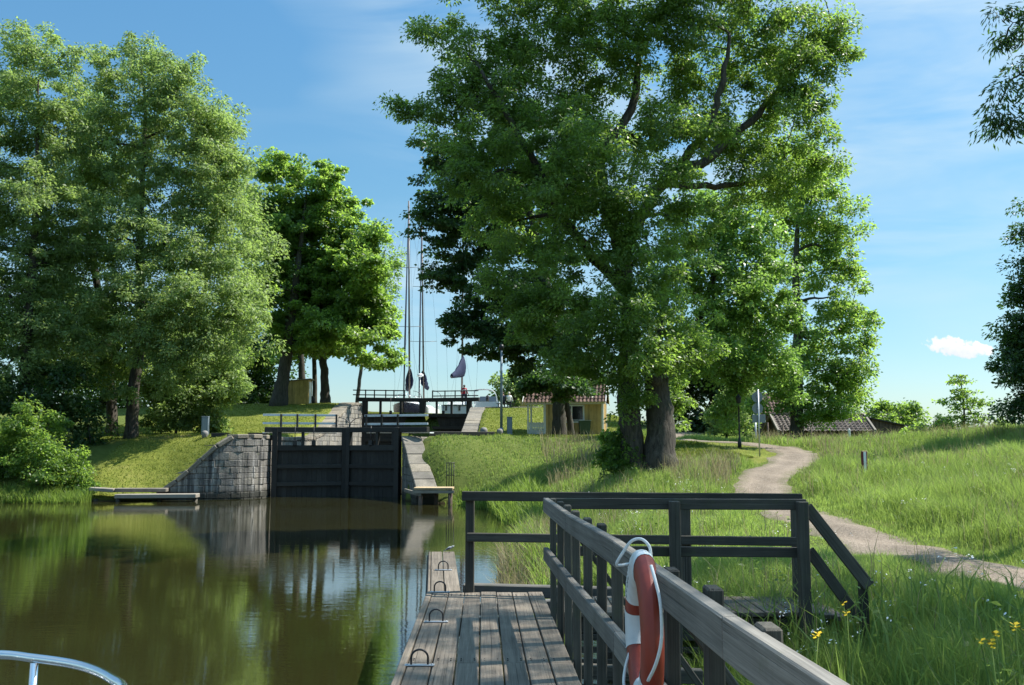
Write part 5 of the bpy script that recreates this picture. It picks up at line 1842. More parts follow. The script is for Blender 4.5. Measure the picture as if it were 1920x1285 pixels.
gate_leaf('black leaf of the upper lock gates below the two tall masts', UA, UM, (-12.75, 78.5), .6, 5.15, 6.14, 6.46, rb2,
          [-12.0, -11.3, -10.4, -9.75, -8.9], 2, (7.06, 6.68), 'tar', (-13.0, -8.8), [(-11.9, .22), (-10.8, .2), (-9.2, .16)], [-10.0], (-8.2, 6.48, .7, 1), None, False)
gate_leaf('black leaf of the upper lock gates in front of the white boat windows', UB, UM, (-2.65, 78.4), .6, 5.15, 6.14, 6.46, rb2,
          [-6.55, -5.5, -4.65, -3.7], 2, (7.02, 6.62), 'tar', (-2.75, -6.6), [(-3.6, .22), (-4.95, .16), (-6.2, .14)], [-5.6], (-6.6, 6.48, .75, 1), None, False)

# ------------------------------------------------------------------ timber landings, beams, bollards
ld = thing('timber_landing', 'pale two level timber landing at the water left of the lock', 'landing', (-17, 46.3, .4))
mb = MB()
mb.beam(W(314, 919, 47.0), W(218, 919, 46.6), .75, .18, .02)
mb.beam(W(218, 919, 46.6) + Vector((-.02, 0, -.02)), W(172, 917, 46.6), .6, .17, .02)
part(mb, 'upper_step', MT['landing'], ld)
mb = MB()
mb.beam(W(371, 929.5, 46.3), W(219, 930.5, 46.1), .7, .19, .02)
part(mb, 'lower_step', MT['landing'], ld)
for px in (180, 222, 300, 366):
    mb = MB()
    p = W(px, 930, 46.45)
    mb.tube([(p.x, p.y, -1), (p.x, p.y, .12)], .12, 8)
    part(mb, 'pile', MT['post'], ld)
ld = thing('timber_landing', 'small fresh plank landing on dark posts at the foot of the stepped wall', 'landing', (-3.6, 44.4, .5))
mb = MB()
for k in range(5):
    mb.beam((-4.45, 43.95 + k * .24, .72), (-2.68, 43.95 + k * .24, .72), .22, .09, .008)
part(mb, 'deck', MT['newplank'], ld)
mb = MB()
mb.beam((-4.5, 43.9, .58), (-2.62, 43.9, .58), .08, .14, .006)
mb.beam((-5.0, 45.3, .58), (-4.15, 43.86, .46), .1, .16, .006)
part(mb, 'fascia', MT['landing'], ld)
for (x, y) in ((-4.15, 44.0), (-2.8, 44.0), (-3.5, 44.9)):
    mb = MB()
    mb.tube([(x, y, -1), (x, y, .66)], .1, 8)
    part(mb, 'pile', MT['barnwood'], ld)
lad = thing('iron_handrail', 'narrow barred iron handrail beside the small plank landing', 'handrail', (-2.9, 45.2, .5))
mb = MB()
for k in range(4):
    x = -3.05 + k * .11
    mb.tube([(x, 45.25, .55), (x, 45.25, 1.86)], .02, 6)
part(mb, 'bars', MT['iron'], lad)
mb = MB()
for z in (1.85, 1.28):
    mb.tube([(-3.09, 45.25, z), (-2.67, 45.25, z)], .02, 6)
part(mb, 'crossbars', MT['iron'], lad)
for (a_, b_, lab) in ((W(398, 817, 51.5), W(498, 817, 50.6), 'long dark timber beam lying on the grass left of the lower gates'), (W(806, 819, 51.0), W(926, 819, 52.5), 'long dark timber beam lying between the white rails and the round bollard')):
    bm_ = MB()
    zc = max(float(hz(a_.x, a_.y)), float(hz(b_.x, b_.y)), 3.08) + .09
    a_.z = b_.z = zc
    bm_.beam(a_, b_, .26, .24, .015)
    o = bm_.build('timber_beam', MT['tar'], None, True, (a_ + b_) / 2)
    tag(o, lab, 'beam')


def bollard(px, Yd, lab, r=.17, h=.36, group=None):
    p = W(px, 815, Yd)
    b = g3(p.x, p.y, -.05)
    mb = MB()
    mb.lathe(b, [(r * .8, 0), (r * .8, h * .4), (r, h * .6), (r * .98, h * .85), (r * .75, h * 1.05), (r * .3, h * 1.14), (.01, h * 1.15)], 14)
    o = mb.build('bollard', MT['granite'], None, True, b)
    return tag(o, lab, 'bollard', 'round granite bollards of the lock')


bollard(907, 52.6, 'round bollard on the lawn at the end of the dark timber beam', .2, .42)
bollard(937, 53.6, 'round bollard hidden by the foot of the tall lamp post', .17, .36)
bollard(384, 51.8, 'round bollard in front of the grey service post left of the gates', .18, .38)


def service_post(px, Yd, wd, h, lab, lid=False):
    p = W(px, 815, Yd)
    b = g3(p.x, p.y, -.03)
    root = thing('service_post', lab, 'service post', b)
    mb = MB()
    mb.box(b + ZV * h / 2, (wd, wd * .8, h), .06, .012, 'z')
    part(mb, 'body', MT['greyblue'], root)
    mb = MB()
    mb.box(b + ZV * (h + .02), (wd * 1.06, wd * .9, .05), .06, .015)
    part(mb, 'cap', MT['greyblue'], root)
    mb = MB()
    mb.box(b + Vector((0, -wd * .4 - .004, h * .55)), (wd * .62, .012, h * .7), .06, .004, 'z')
    part(mb, 'door', MT['signback'], root)
    return root


service_post(384.5, 53, .36, 1.0, 'grey service post on the left lawn behind a round bollard')
service_post(955.5, 55.5, .3, 1.05, 'grey service post beside the tall lamp post near the hut')

# tall lamp post
p = W(940, 820, 55)
b = g3(p.x, p.y, -.05)
lp = thing('lamp_post', 'tall plain grey lamp post whose top vanishes in the maple leaves', 'lamp post', b)
mb = MB()
mb.tube([b, b + ZV * 3.2, b + ZV * 5.0], [.085, .075, .06], 12)
part(mb, 'pole', MT['greyblue'], lp)
mb = MB()
mb.lathe(b, [(.12, 0), (.12, .5), (.09, .56)], 12)
part(mb, 'base_sleeve', MT['greyblue'], lp)
mb = MB()
mb.lathe(b + ZV * 5.0, [(.06, 0), (.12, .06), (.16, .2), (.12, .3), (.03, .36)], 14)
part(mb, 'lamp_head', MT['iron'], lp)
# black lantern post
p = W(1387, 843, 44)
b = g3(p.x, p.y, -.05)
lp = thing('lantern_post', 'slim black lantern post by the bend of the gravel path', 'lamp post', b)
mb = MB()
mb.lathe(b, [(.09, 0), (.09, .38), (.06, .44), (.055, .5), (.04, .55), (.035, 2.05), (.05, 2.08), (.02, 2.12)], 12)
part(mb, 'pole', MT['iron'], lp)
mb = MB()
mb.lathe(b + ZV * 2.12, [(.05, 0), (.10, .05), (.13, .26), (.15, .27), (.06, .38), (.02, .44)], 8, False)
part(mb, 'lantern', MT['iron'], lp)

# road sign from behind
p = W(1424.5, 857, 38)
b = g3(p.x, p.y, -.1)
sg = thing('road_sign', 'two round road signs and a plate on one pole seen from behind', 'road sign', b)
sg_h = 2.75
mb = MB()
mb.tube([b, b + ZV * sg_h], .032, 12)
part(mb, 'pole', MT['steel'], sg)
for z in (2.45, 2.0):
    mb = MB()
    c = b + Vector((-.02, .05, z))
    vs = [c + Vector((.215 * math.cos(a_), 0, .215 * math.sin(a_))) for a_ in np.linspace(0, 2 * math.pi, 33)[:-1]]
    mb.prism(vs, (0, .012, 0))
    o = part(mb, 'sign_disc', MT['signback'], sg)
    mb = MB()
    mb.box(c + Vector((.02, -.02, 0)), (.1, .04, .05), 0, .004)
    part(mb, 'clamp', MT['steel'], sg, o)
mb = MB()
mb.box(b + Vector((.02, .05, 1.6)), (.52, .012, .32), 0, .004)
part(mb, 'sign_plate', MT['signback'], sg)

# reflector post in the meadow
p = W(1622, 905, 28)
b = g3(p.x, p.y, -.1)
mp = thing('marker_post', 'maroon marker post with a white front strip standing in the meadow', 'marker post', b)
mb = MB()
mb.box(b + ZV * .48, (.15, .11, .96), .05, .01, 'z')
part(mb, 'post', MT['maroon'], mp)
mb = MB()
mb.box(b + Vector((0, -.059, .54)), (.075, .01, .82), .05, .003, 'z')
part(mb, 'white_strip', MT['white'], mp)
mb = MB()
mb.box(b + ZV * .97, (.155, .115, .02), .05, .006)
part(mb, 'cap', MT['newplank'], mp)
p = W(1593, 830, 46)
b = g3(p.x, p.y, -.1)
mb = MB()
mb.box(b + ZV * .35, (.10, .1, .85), .1, .01, 'z')
mb.lathe(b + ZV * .77, [(.05, 0), (.03, .03), (.005, .05)], 8)
tag(mb.build('marker_post', MT['white'], None, True, b), 'short white stake at the edge of the tall grass below the barn', 'marker post')
for px, hgt, lab in ((1440, 1.15, 'wooden fence post right beside the road sign'), (1466, 1.1, 'leaning wooden fence post in front of the barn roof'), (1521, 1.0, 'dark wooden fence post right of the airy tree trunk'), (1417, 1.2, 'thin pale fence post just behind the road sign pole')):
    p = W(px, 815, 51)
    b = g3(p.x, p.y, -.2)
    mb = MB()
    ln = .07 if px == 1466 else 0
    mb.tube([b, b + Vector((ln * .5, 0, hgt * .5)), b + Vector((ln, 0, hgt + .15))], [.055, .052, .045], 8)
    tag(mb.build('fence_post', MT['barnwood'] if px != 1417 else MT['steel'], None, True, b), lab, 'fence post', 'fence posts below the barn')


# ------------------------------------------------------------------ buildings
class Local:
    def __init__(s, o, a):
        s.o = Vector(o)
        s.x = Vector((math.cos(a), math.sin(a), 0))
        s.y = Vector((-math.sin(a), math.cos(a), 0))
        s.a = a

    def p(s, x, y, z):
        return s.o + s.x * x + s.y * y + ZV * z

    def box(s, mb, x0, x1, y0, y1, z0, z1, ch=0.0, grain='x'):
        mb.box(s.p((x0 + x1) / 2, (y0 + y1) / 2, (z0 + z1) / 2), (abs(x1 - x0), abs(y1 - y0), abs(z1 - z0)), s.a, ch, grain)


def board_wall(mb, lo, x0, x1, y, z0, z1, bw=.15, axis='x', th=.03, holes=()):
    """vertical boards with battens; axis x: wall along local x at local y"""
    n = max(1, int(abs(x1 - x0) / bw))
    for k in range(n):
        a_ = x0 + (x1 - x0) * k / n
        b_ = x0 + (x1 - x0) * (k + 1) / n
        segs = [(z0, z1)]
        for (hx0, hx1, hz0, hz1) in holes:
            if hx0 < (a_ + b_) / 2 < hx1:
                segs = [(z0, hz0), (hz1, z1)]
        d_ = .012 if k % 2 else 0
        for (s0, s1) in segs:
            if axis == 'x':
                lo.box(mb, a_ + .002, b_ - .002, y - d_, y + th, s0, s1, .003, 'z')
            else:
                lo.box(mb, y - th, y + d_, a_ + .002, b_ - .002, s0, s1, .003, 'z')


def tile_slope(mb, p00, p10, p01, p11, nx, ny, amp=.035, step=.03):
    """wavy stepped tile surface; p00-p10 along the eave, p01/p11 at the ridge"""
    nrm = (p10 - p00).cross(p01 - p00).normalized()
    if nrm.z < 0:
        nrm = -nrm
    lx, ly = (p10 - p00).length, (p01 - p00).length
    rows, g = [], []
    for j in range(ny):
        for e in (0, 1):
            v = (j + e) / ny
            row = []
            for i in range(nx * 4 + 1):
                u = i / (nx * 4)
                q = p00 * (1 - u) * (1 - v) + p10 * u * (1 - v) + p01 * (1 - u) * v + p11 * u * v
                q = q + nrm * (amp * math.sin(2 * math.pi * u * nx) + step * (1 - e))
                row.append(q)
                g.append((u * lx, v * ly - (1e-3 if e else 0), 0))
            rows.append(row)
    mb.grid(rows, False, g)


# the yellow hut
lo = Local((2.14, 62.4, 3.16), R(-9.4))
hut = thing('yellow_hut', 'small yellow board hut with red tiled roof and open white porch behind the maple', 'hut', lo.p(1.9, 1.5, 0))
mb = MB()
WH = 2.2
board_wall(mb, lo, 0.02, 3.73, 0, 0.1, WH, .16, holes=((1.28, 2.50, 1.0, 1.98),))
board_wall(mb, lo, 0.0, 3.0, 3.75, 0.1, WH, .16, 'y')
board_wall(mb, lo, 0.0, 3.0, .03, 0.1, WH, .16, 'y')
lo.box(mb, 0.02, 3.73, 2.97, 3.0, .1, WH, 0, 'z')
for sx_, yv in ((3.72, 0), (.0, 0)):
    vs = [lo.p(sx_, -.0, WH), lo.p(sx_, 3.0, WH), lo.p(sx_, 1.5, WH + 1.45)]
    mb.prism(vs, lo.x * .03)
part(mb, 'wall', MT['yellow'], hut)
mb = MB()
lo.box(mb, -.05, 3.8, .0, 2.98, -.1, .1, .01)
lo.box(mb, -1.2, -.05, .0, 2.2, -.08, .06, .01)
part(mb, 'plinth', MT['granite'], hut)
mb = MB()
lo.box(mb, 3.66, 3.80, -.05, .09, .1, WH, .005, 'z')
lo.box(mb, -.10, .06, -.05, .09, .1, WH, .005, 'z')
lo.box(mb, 3.70, 3.80, 2.92, 3.04, .1, WH, .005, 'z')
lo.box(mb, -1.3, 3.9, -.06, -.02, WH - .10, WH + .1, .005)
part(mb, 'corner_trim', MT['white'], hut)
wf = MB()
for (x0, x1, z0, z1) in ((1.24, 1.32, .94, 2.04), (2.46, 2.56, .78, 2.04), (1.24, 2.56, .90, 1.0), (1.24, 2.56, 1.97, 2.06), (1.70, 1.78, 1.0, 1.98), (1.30, 2.5, 1.06, 1.10)):
    lo.box(wf, x0, x1, -.05, .0, z0, z1, .004)
wo_ = part(wf, 'window', MT['white'], hut)
mb = MB()
lo.box(mb, 1.28, 2.5, .012, .024, 1.0, 1.98)
part(mb, 'pane', MT['glass'], hut, wo_)
rf = MB()
tile_slope(rf, lo.p(-1.4, -.35, WH + .02), lo.p(3.95, -.35, WH + .02), lo.p(-1.4, 1.5, WH + 1.62), lo.p(3.95, 1.5, WH + 1.62), 22, 7)
tile_slope(rf, lo.p(-1.4, 3.35, WH + .02), lo.p(3.95, 3.35, WH + .02), lo.p(-1.4, 1.5, WH + 1.62), lo.p(3.95, 1.5, WH + 1.62), 22, 7)
rf.tube([lo.p(-1.42, 1.5, WH + 1.64), lo.p(3.97, 1.5, WH + 1.64)], .09, 8)
part(rf, 'roof', MT['tilered'], hut)
mb = MB()
for xe in (-1.44, 3.94):
    mb.prism([lo.p(xe, -.38, WH - .1), lo.p(xe, -.38, WH + .08), lo.p(xe, 1.5, WH + 1.7), lo.p(xe, 3.38, WH + .08), lo.p(xe, 3.38, WH - .1), lo.p(xe, 1.5, WH + 1.5)], lo.x * .04)
part(mb, 'bargeboard', MT['white'], hut)
for (x, y) in ((-1.12, .04), (-1.12, 1.5)):
    mb = MB()
    lo.box(mb, x - .05, x + .05, y - .05, y + .05, .05, WH + .02, .006, 'z')
    part(mb, 'porch_post', MT['white'], hut)
mb = MB()
for x in np.arange(-1.05, -.12, .105):
    for (z0, z1, h_) in ((.18, .44, .047), (.44, .50, .03), (.50, .56, .047), (.56, .62, .03), (.62, .86, .047)):
        lo.box(mb, x + .05 - h_, x + .05 + h_, .0, .025, z0, z1)
lo.box(mb, -1.08, -.08, -.02, .05, .86, .93, .004)
lo.box(mb, -1.08, -.08, -.02, .05, .10, .17, .004)
part(mb, 'porch_railing', MT['railwhite'], hut)
mb = MB()
for y0, y1 in ((-.3, 3.3),):
    lo.box(mb, -1.3, 0, .02, 2.9, WH - .02, WH + .01)
part(mb, 'porch_ceiling', MT['white'], hut)

# green wheelie bin
b = lo.p(2.62, -.55, .0)
b.z = float(hz(b.x, b.y)) - .02
bn = thing('wheelie_bin', 'dark green wheelie bin in front of the yellow hut wall', 'bin', b)
mb = MB()
c = [b + Vector((x * .3, y * .3, 0)) for x, y in ((-1, -1), (1, -1), (1, 1), (-1, 1))]
tpz = [b + Vector((x * .37, y * .36, .88)) for x, y in ((-1, -1), (1, -1), (1, 1), (-1, 1))]
mb.add(c + tpz, [(0, 1, 2, 3), (4, 5, 6, 7), (0, 1, 5, 4), (1, 2, 6, 5), (2, 3, 7, 6), (3, 0, 4, 7)])
part(mb, 'body', MT['green'], bn)
mb = MB()
mb.box(b + ZV * .91, (.80, .78, .06), 0, .02)
mb.box(b + Vector((0, .36, .93)), (.5, .05, .05), 0, .01)
part(mb, 'lid', MT['green'], bn)
for s in (-1, 1):
    mb = MB()
    mb.tube([b + Vector((s * .30, .3, .1)), b + Vector((s * .36, .3, .1))], .1, 14)
    part(mb, 'wheel', MT['rubber'], bn)

# ochre shed on the upper left plateau
p = W(538, 757, 76)
lo = Local((p.x, 76, float(hz(p.x + .8, 76)) - .05), 0)
sh = thing('ochre_shed', 'narrow ochre board shed with a slanted roof under the leaning maple', 'shed', lo.p(.8, .7, 0))
mb = MB()
for k in range(11):
    a_ = k * 1.66 / 11
    lo.box(mb, a_ + .002, a_ + 1.66 / 11 - .002, -(.012 if k % 2 else 0), .03, .02, 1.86 + .14 * (k + .5) / 11, .003, 'z')
board_wall(mb, lo, 0, 1.45, 1.66, .02, 2.0, .15, 'y')
board_wall(mb, lo, 0, 1.45, .03, .02, 1.86, .15, 'y')
lo.box(mb, 0, 1.66, 1.42, 1.45, .02, 1.86, 0, 'z')
part(mb, 'wall', MT['ochre'], sh)
mb = MB()
mb.prism([lo.p(-.12, -.12, 1.86), lo.p(1.86, -.12, 2.03), lo.p(1.86, -.12, 2.09), lo.p(-.12, -.12, 1.92)], lo.y * 1.75)
part(mb, 'roof', MT['landing'], sh)
mb = MB()
lo.box(mb, 1.66, 1.69, .3, 1.1, .1, 1.85, .004, 'z')
part(mb, 'door', MT['white'], sh)
p = W(584, 752, 77.5)
b = g3(p.x, p.y, -.02)
mb = MB()
mb.lathe(b, [(.2, 0), (.27, .1), (.3, .3), (.26, .48), (.12, .58), (.01, .6)], 14)
tag(mb.build('round_bin', MT['rubber'], None, True, b), 'small black round bin beside the ochre shed', 'bin')

# barn with weathered tiles, mostly behind the airy tree
barn = thing('tiled_barn', 'long low barn with a grey brown tiled roof behind the airy tree', 'barn', (21, 66, 2.9))
rf = MB()
ev, rg = 3.55, 4.68
tile_slope(rf, Vector((17.7, 64.0, ev)), Vector((24.1, 64.0, ev)), Vector((17.7, 65.95, rg)), Vector((24.1, 65.95, rg)), 22, 7, .045, .04)
tile_slope(rf, Vector((17.7, 67.9, ev)), Vector((24.1, 67.9, ev)), Vector((17.7, 65.95, rg)), Vector((24.1, 65.95, rg)), 22, 7, .045, .04)
rf.tube([(17.6, 65.95, rg + .03), (24.2, 65.95, rg + .03)], .1, 8)
part(rf, 'roof', MT['tilegrey'], barn)
mb = MB()
for xe in (17.62, 24.06):
    mb.prism([Vector((xe, 63.95, ev - .08)), Vector((xe, 63.95, ev + .1)), Vector((xe, 65.95, rg + .13)), Vector((xe, 67.95, ev + .1)), Vector((xe, 67.95, ev - .08)), Vector((xe, 65.95, rg - .08))], (.13, 0, 0))
part(mb, 'bargeboard', MT['landing'], barn)
mb = MB()
mb.box((20.9, 64.5, 3.0), (6.0, .1, 1.2), 0, 0, 'z')
mb.box((20.9, 67.4, 3.0), (6.0, .1, 1.2), 0, 0, 'z')
for xe in (17.9, 23.85):
    mb.prism([Vector((xe, 64.45, 2.4)), Vector((xe, 64.45, ev + .1)), Vector((xe, 65.95, rg - .1)), Vector((xe, 67.45, ev + .1)), Vector((xe, 67.45, 2.4))], (.06, 0, 0))
part(mb, 'wall', MT['barnwood'], barn)
ln = thing('board_shed', 'brown vertical board shed with a falling roof line at the end of the barn', 'shed', (25.8, 66.5, 2.9))
mb = MB()
n = 22
for k in range(n):
    x0 = 24.25 + 3.0 * k / n
    mb.box((x0 + .068, 66.0 - (.012 if k % 2 else 0), 3.45 - .3 * k / n), (.132, .03, 2.1 - .62 * (k + .5) / n), 0, .003, 'z')
mb.box((24.27, 67.4, 3.4), (.04, 2.8, 2.0), 0, 0, 'z')
mb.box((27.2, 67.4, 3.0), (.04, 2.8, 1.4), 0, 0, 'z')
part(mb, 'wall', MT['barnwood'], ln)
mb = MB()
mb.prism([Vector((24.1, 65.8, 4.52)), Vector((27.5, 65.8, 3.80)), Vector((27.5, 65.8, 3.88)), Vector((24.1, 65.8, 4.60))], (0, 3.2, 0))
part(mb, 'roof', MT['tar'], ln)
# house with a red roof deeper in the trees
hs = thing('red_roof_house', 'dark timber house with a rusty red tiled roof half hidden left of the barn', 'house', (18.6, 74, 3.2))
rf = MB()
tile_slope(rf, Vector((17.0, 71.5, 4.95)), Vector((21.6, 71.5, 4.95)), Vector((17.6, 74, 6.6)), Vector((21.6, 74, 6.6)), 16, 7, .04, .04)
tile_slope(rf, Vector((17.0, 76.5, 4.95)), Vector((21.6, 76.5, 4.95)), Vector((17.6, 74, 6.6)), Vector((21.6, 74, 6.6)), 16, 7, .04, .04)
part(rf, 'roof', MT['tilered'], hs)
mb = MB()
mb.box((19.4, 74, 4.0), (4.0, 4.4, 2.0), 0, 0, 'z')
mb.prism([Vector((17.42, 71.9, 4.95)), Vector((17.8, 74, 6.5)), Vector((17.42, 76.1, 4.95))], (.1, 0, 0))
part(mb, 'wall', MT['barnwood'], hs)
# yellow house far behind the boats
fh = thing('far_house', 'yellow gabled house peeping out above the hut roof', 'house', (2.2, 104, 5.6))
mb = MB()
mb.box((2.6, 104, 6.8), (5.0, 5.0, 3.4), 0, 0, 'z')
mb.prism([Vector((.1, 101.5, 8.5)), Vector((5.1, 101.5, 8.5)), Vector((2.6, 101.5, 10.2))], (0, 5, 0))
part(mb, 'wall', MT['ochre'], fh)
mb = MB()
for s in (-1, 1):
    mb.prism([Vector((2.6, 101.2, 10.25)), Vector((2.6 + s * 2.9, 101.2, 8.25)), Vector((2.6 + s * 2.9, 101.2, 8.40)), Vector((2.6, 101.2, 10.42))], (0, 5.6, 0))
rfo = part(mb, 'roof', MT['tilegrey'], fh)
mb = MB()
mb.box((3.2, 104, 10.4), (.6, .6, 1.5), 0, .02)
part(mb, 'chimney', MT['white'], fh, rfo)


# ------------------------------------------------------------------ boats in the upper canal
def hull_rows(xc, ys_, hw, zw, zd, sheer=.25, bow_first=True):
    """rows of a boat hull from bow (ys_[0]) to stern (ys_[1])"""
    rows, deck = [], []
    n = 14
    for k in range(n + 1):
        f_ = k / n
        y = ys_[0] + (ys_[1] - ys_[0]) * f_
        w_ = hw * (1 - (1 - min(f_ / .55, 1)) ** 2.0) * (1 - .18 * max(0, f_ - .6) / .4) + .03
        zt = zd + sheer * (1 - f_) ** 2
        rk = (1 - f_) ** 3 * .7 * (1 if ys_[1] > ys_[0] else -1)
        row = []
        for (s_, c_, q_) in ((-1, 1, 1), (-1, .99, .7), (-1, .92, .38), (-1, .7, .1), (-1, .25, -.2), (1, .25, -.2), (1, .7, .1), (1, .92, .38), (1, .99, .7), (1, 1, 1)):
            row.append(Vector((xc + s_ * w_ * c_, y + rk * (1 - q_), zw - .1 + (zt - zw + .1) * q_)))
        rows.append(row)
        deck.append([Vector((xc + s_ * w_ * .99, y, zt - .02 + .05 * (1 - s_ * s_))) for s_ in (-1, -.5, 0, .5, 1)])
    return rows, deck


def rod(root, nm, pts, r_, mat, sub=None, n=6):
    mb = MB()
    mb.tube(pts, r_, n)
    return part(mb, nm, mat, root, sub)


def sailboat(label, xc, yb, ys_, hw, zd, hullm, mast_y, mast_px, top, spr, boom, lab_cover, furl=True, boomdir=1):
    root = thing('sailing_yacht', label, 'sailing boat', (xc, (yb + ys_) / 2, 4.9), 'sailing yachts waiting in the upper canal')
    rows, deck = hull_rows(xc, (yb, ys_), hw, 4.9, zd)
    mb = MB()
    mb.grid(rows)
    mb.add(rows[-1], [tuple(range(10))])
    part(mb, 'hull', MT[hullm], root)
    mb = MB()
    mb.grid(deck)
    part(mb, 'deck', MT['gel'], root)
    L = ys_ - yb
    mb = MB()
    for k, (f0, f1, w0, w1, h_) in enumerate(((.30, .62, .42, .62, .42), (.62, .80, .66, .62, .34))):
        y0, y1 = yb + L * f0, yb + L * f1
        vs = [Vector((xc - hw * w0, y0, zd)), Vector((xc + hw * w0, y0, zd)), Vector((xc + hw * w1, y1, zd)), Vector((xc - hw * w1, y1, zd))]
        vt = [Vector((xc + (v.x - xc) * .85, v.y + (.35 if i < 2 and L > 0 else -.05), zd + h_)) for i, v in enumerate(vs)]
        mb.add(vs + vt, [(0, 1, 2, 3), (4, 5, 6, 7), (0, 1, 5, 4), (1, 2, 6, 5), (2, 3, 7, 6), (3, 0, 4, 7)])
    part(mb, 'cabin', MT['gel'], root)
    m0 = W(mast_px, 740, mast_y)
    m0.z = zd + .35
    m1 = W(top[0], top[1], mast_y)
    rod(root, 'mast', [m0, m0.lerp(m1, .5), m1], [.095, .085, .06], MT['alu'])
    bow = Vector((xc, yb + .15 * (1 if L > 0 else -1), zd + .25))
    if furl:
        rod(root, 'furled_sail', [bow, bow.lerp(m1, .3), bow.lerp(m1, .97)], [.05, .085, .03], MT['navycloth'])
    st = Vector((xc, ys_, zd + .1))
    for (py_s, half) in spr:
        z = W(mast_px, py_s, mast_y).z
        t_ = (z - m0.z) / (m1.z - m0.z)
        c = m0.lerp(m1, t_)
        rod(root, 'spreader', [c + Vector((-half, .1, .06)), c, c + Vector((half, .1, .06))], .022, MT['alu'])
    # shrouds and stays
    tips = sorted([(W(mast_px, q[0], mast_y).z, q[1]) for q in spr])
    for s in (-1, 1):
        pts = [Vector((m0.x + s * hw * .92, mast_y + .2, zd + .05))]
        for (z, half) in tips:
            t_ = (z - m0.z) / (m1.z - m0.z)
            pts.append(m0.lerp(m1, t_) + Vector((s * half, .1, .06)))
        pts.append(m1)
        rod(root, 'shroud', pts, .009, MT['iron'], None, 4)
        c = m0.lerp(m1, (tips[0][0] - m0.z) / (m1.z - m0.z))
        rod(root, 'shroud', [Vector((m0.x + s * hw * .88, mast_y - .4, zd + .05)), c], .008, MT['iron'], None, 4)
    rod(root, 'backstay', [st, m1], .009, MT['iron'], None, 4)
    # boom with covered sail
    b0, b1, fat = boom
    rod(root, 'boom', [b0, b1], .07, MT['alu'])
    mb = MB()
    n = 9
    rows = []
    for k in range(n + 1):
        f_ = k / n
        c = b0.lerp(b1, f_ * .97)
        hgt = fat[0] * (1 - f_) ** 1.6 + fat[1]
        wd = (.30 + .10 * math.sin(k * 1.9)) * (1.0 - .35 * f_)
        side = (b1 - b0).cross(ZV).normalized()
        rows.append([c + side * (wd * math.cos(a_)) * (1 - .3 * max(0, math.sin(a_))) + ZV * (hgt * (.5 + .5 * math.sin(a_)) - .08) for a_ in np.linspace(0, 2 * math.pi, 13)])
    mb.grid(rows)
    mb.add(rows[0], [tuple(range(13))])
    mb.add(rows[-1], [tuple(range(13))])
    part(mb, 'sail_cover', MT['sailblue'], root)
    # pulpit and guard wires
    sg = 1 if L > 0 else -1
    pts = [Vector((xc - hw * .62, yb + 1.5 * sg, zd + .75)), Vector((xc - hw * .35, yb + .5 * sg, zd + .85)), Vector((xc, yb + .05 * sg, zd + .9)), Vector((xc + hw * .35, yb + .5 * sg, zd + .85)), Vector((xc + hw * .62, yb + 1.5 * sg, zd + .75))]
    rod(root, 'pulpit', [Vector(p) for p in catmull([tuple(q) for q in pts], 5)], .02, MT['chrome'])
    for i in (0, 1, 3, 4):
        rod(root, 'stanchion', [pts[i], Vector((pts[i].x, pts[i].y, zd))], .016, MT['chrome'])
    for s in (-1, 1):
        rod(root, 'guard_wire', [Vector((xc + s * hw * .62, yb + 1.5 * sg, zd + .7)), Vector((xc + s * hw * .95, yb + L * .6, zd + .65)), Vector((xc + s * hw * .8, ys_, zd + .65))], .012, MT['steel'], None, 4)
        for f_ in (.35, .6, .85):
            rod(root, 'stanchion', [Vector((xc + s * hw * .93, yb + L * f_, zd)), Vector((xc + s * hw * .93, yb + L * f_, zd + .66))], .014, MT['chrome'])
    return root


zA = 5.98
ya = sailboat('dark hulled yacht with the tallest mast lying bow first behind the upper gates', -9.15, 80.9, 91.5, 1.45, zA, 'navy', 86, 768, (766.3, 377), ((502, .88), (613, 1.3)),
              (W(768, 729, 86.2), W(764, 733, 90.5), (1.5, .45)), 'cover')
mb = MB()
c = W(788, 740, 90)
mb.tube([Vector((c.x, c.y, zA)), W(788, 706, 90)], .03, 6)
mb.lathe(W(788, 706, 90), [(.05, -.06), (.28, .0), (.31, .08), (.27, .2), (.1, .27)], 12)
part(mb, 'radar_dome', MT['gel'], ya)
sailboat('yacht whose mast stands second tallest just right of the tallest one', -9.02, 93.0, 103, 1.5, 6.1, 'gel', 98, 795, (790.5, 408), ((538, 1.0), (641, 1.4)),
         (W(793, 722, 98), W(802, 731, 102), (1.2, .4)), 'cover')
yc = sailboat('white yacht with a big drooping blue sail cover on its raised boom', -4.9, 93.0, 82.2, 1.35, 6.0, 'gel', 88, 866, (869, 420), ((538, 1.1), (634, 1.5)),
              (W(868, 706, 87.8), W(846, 708, 83.2), (1.55, .42)), 'cover', False)
mb = MB()
for px in (836.5, 861.5):
    p = W(px, 765, 82.15)
    mb.box(p, (.17, .05, .46), 0, .02, 'z')
part(mb, 'stern_window', MT['glass'], yc)
mb = MB()
p = W(848, 757, 82.12)
mb.box((-4.75, 82.13, 5.98), (2.2, .05, .08), 0, .01)
part(mb, 'stern_stripe', MT['green'], yc)
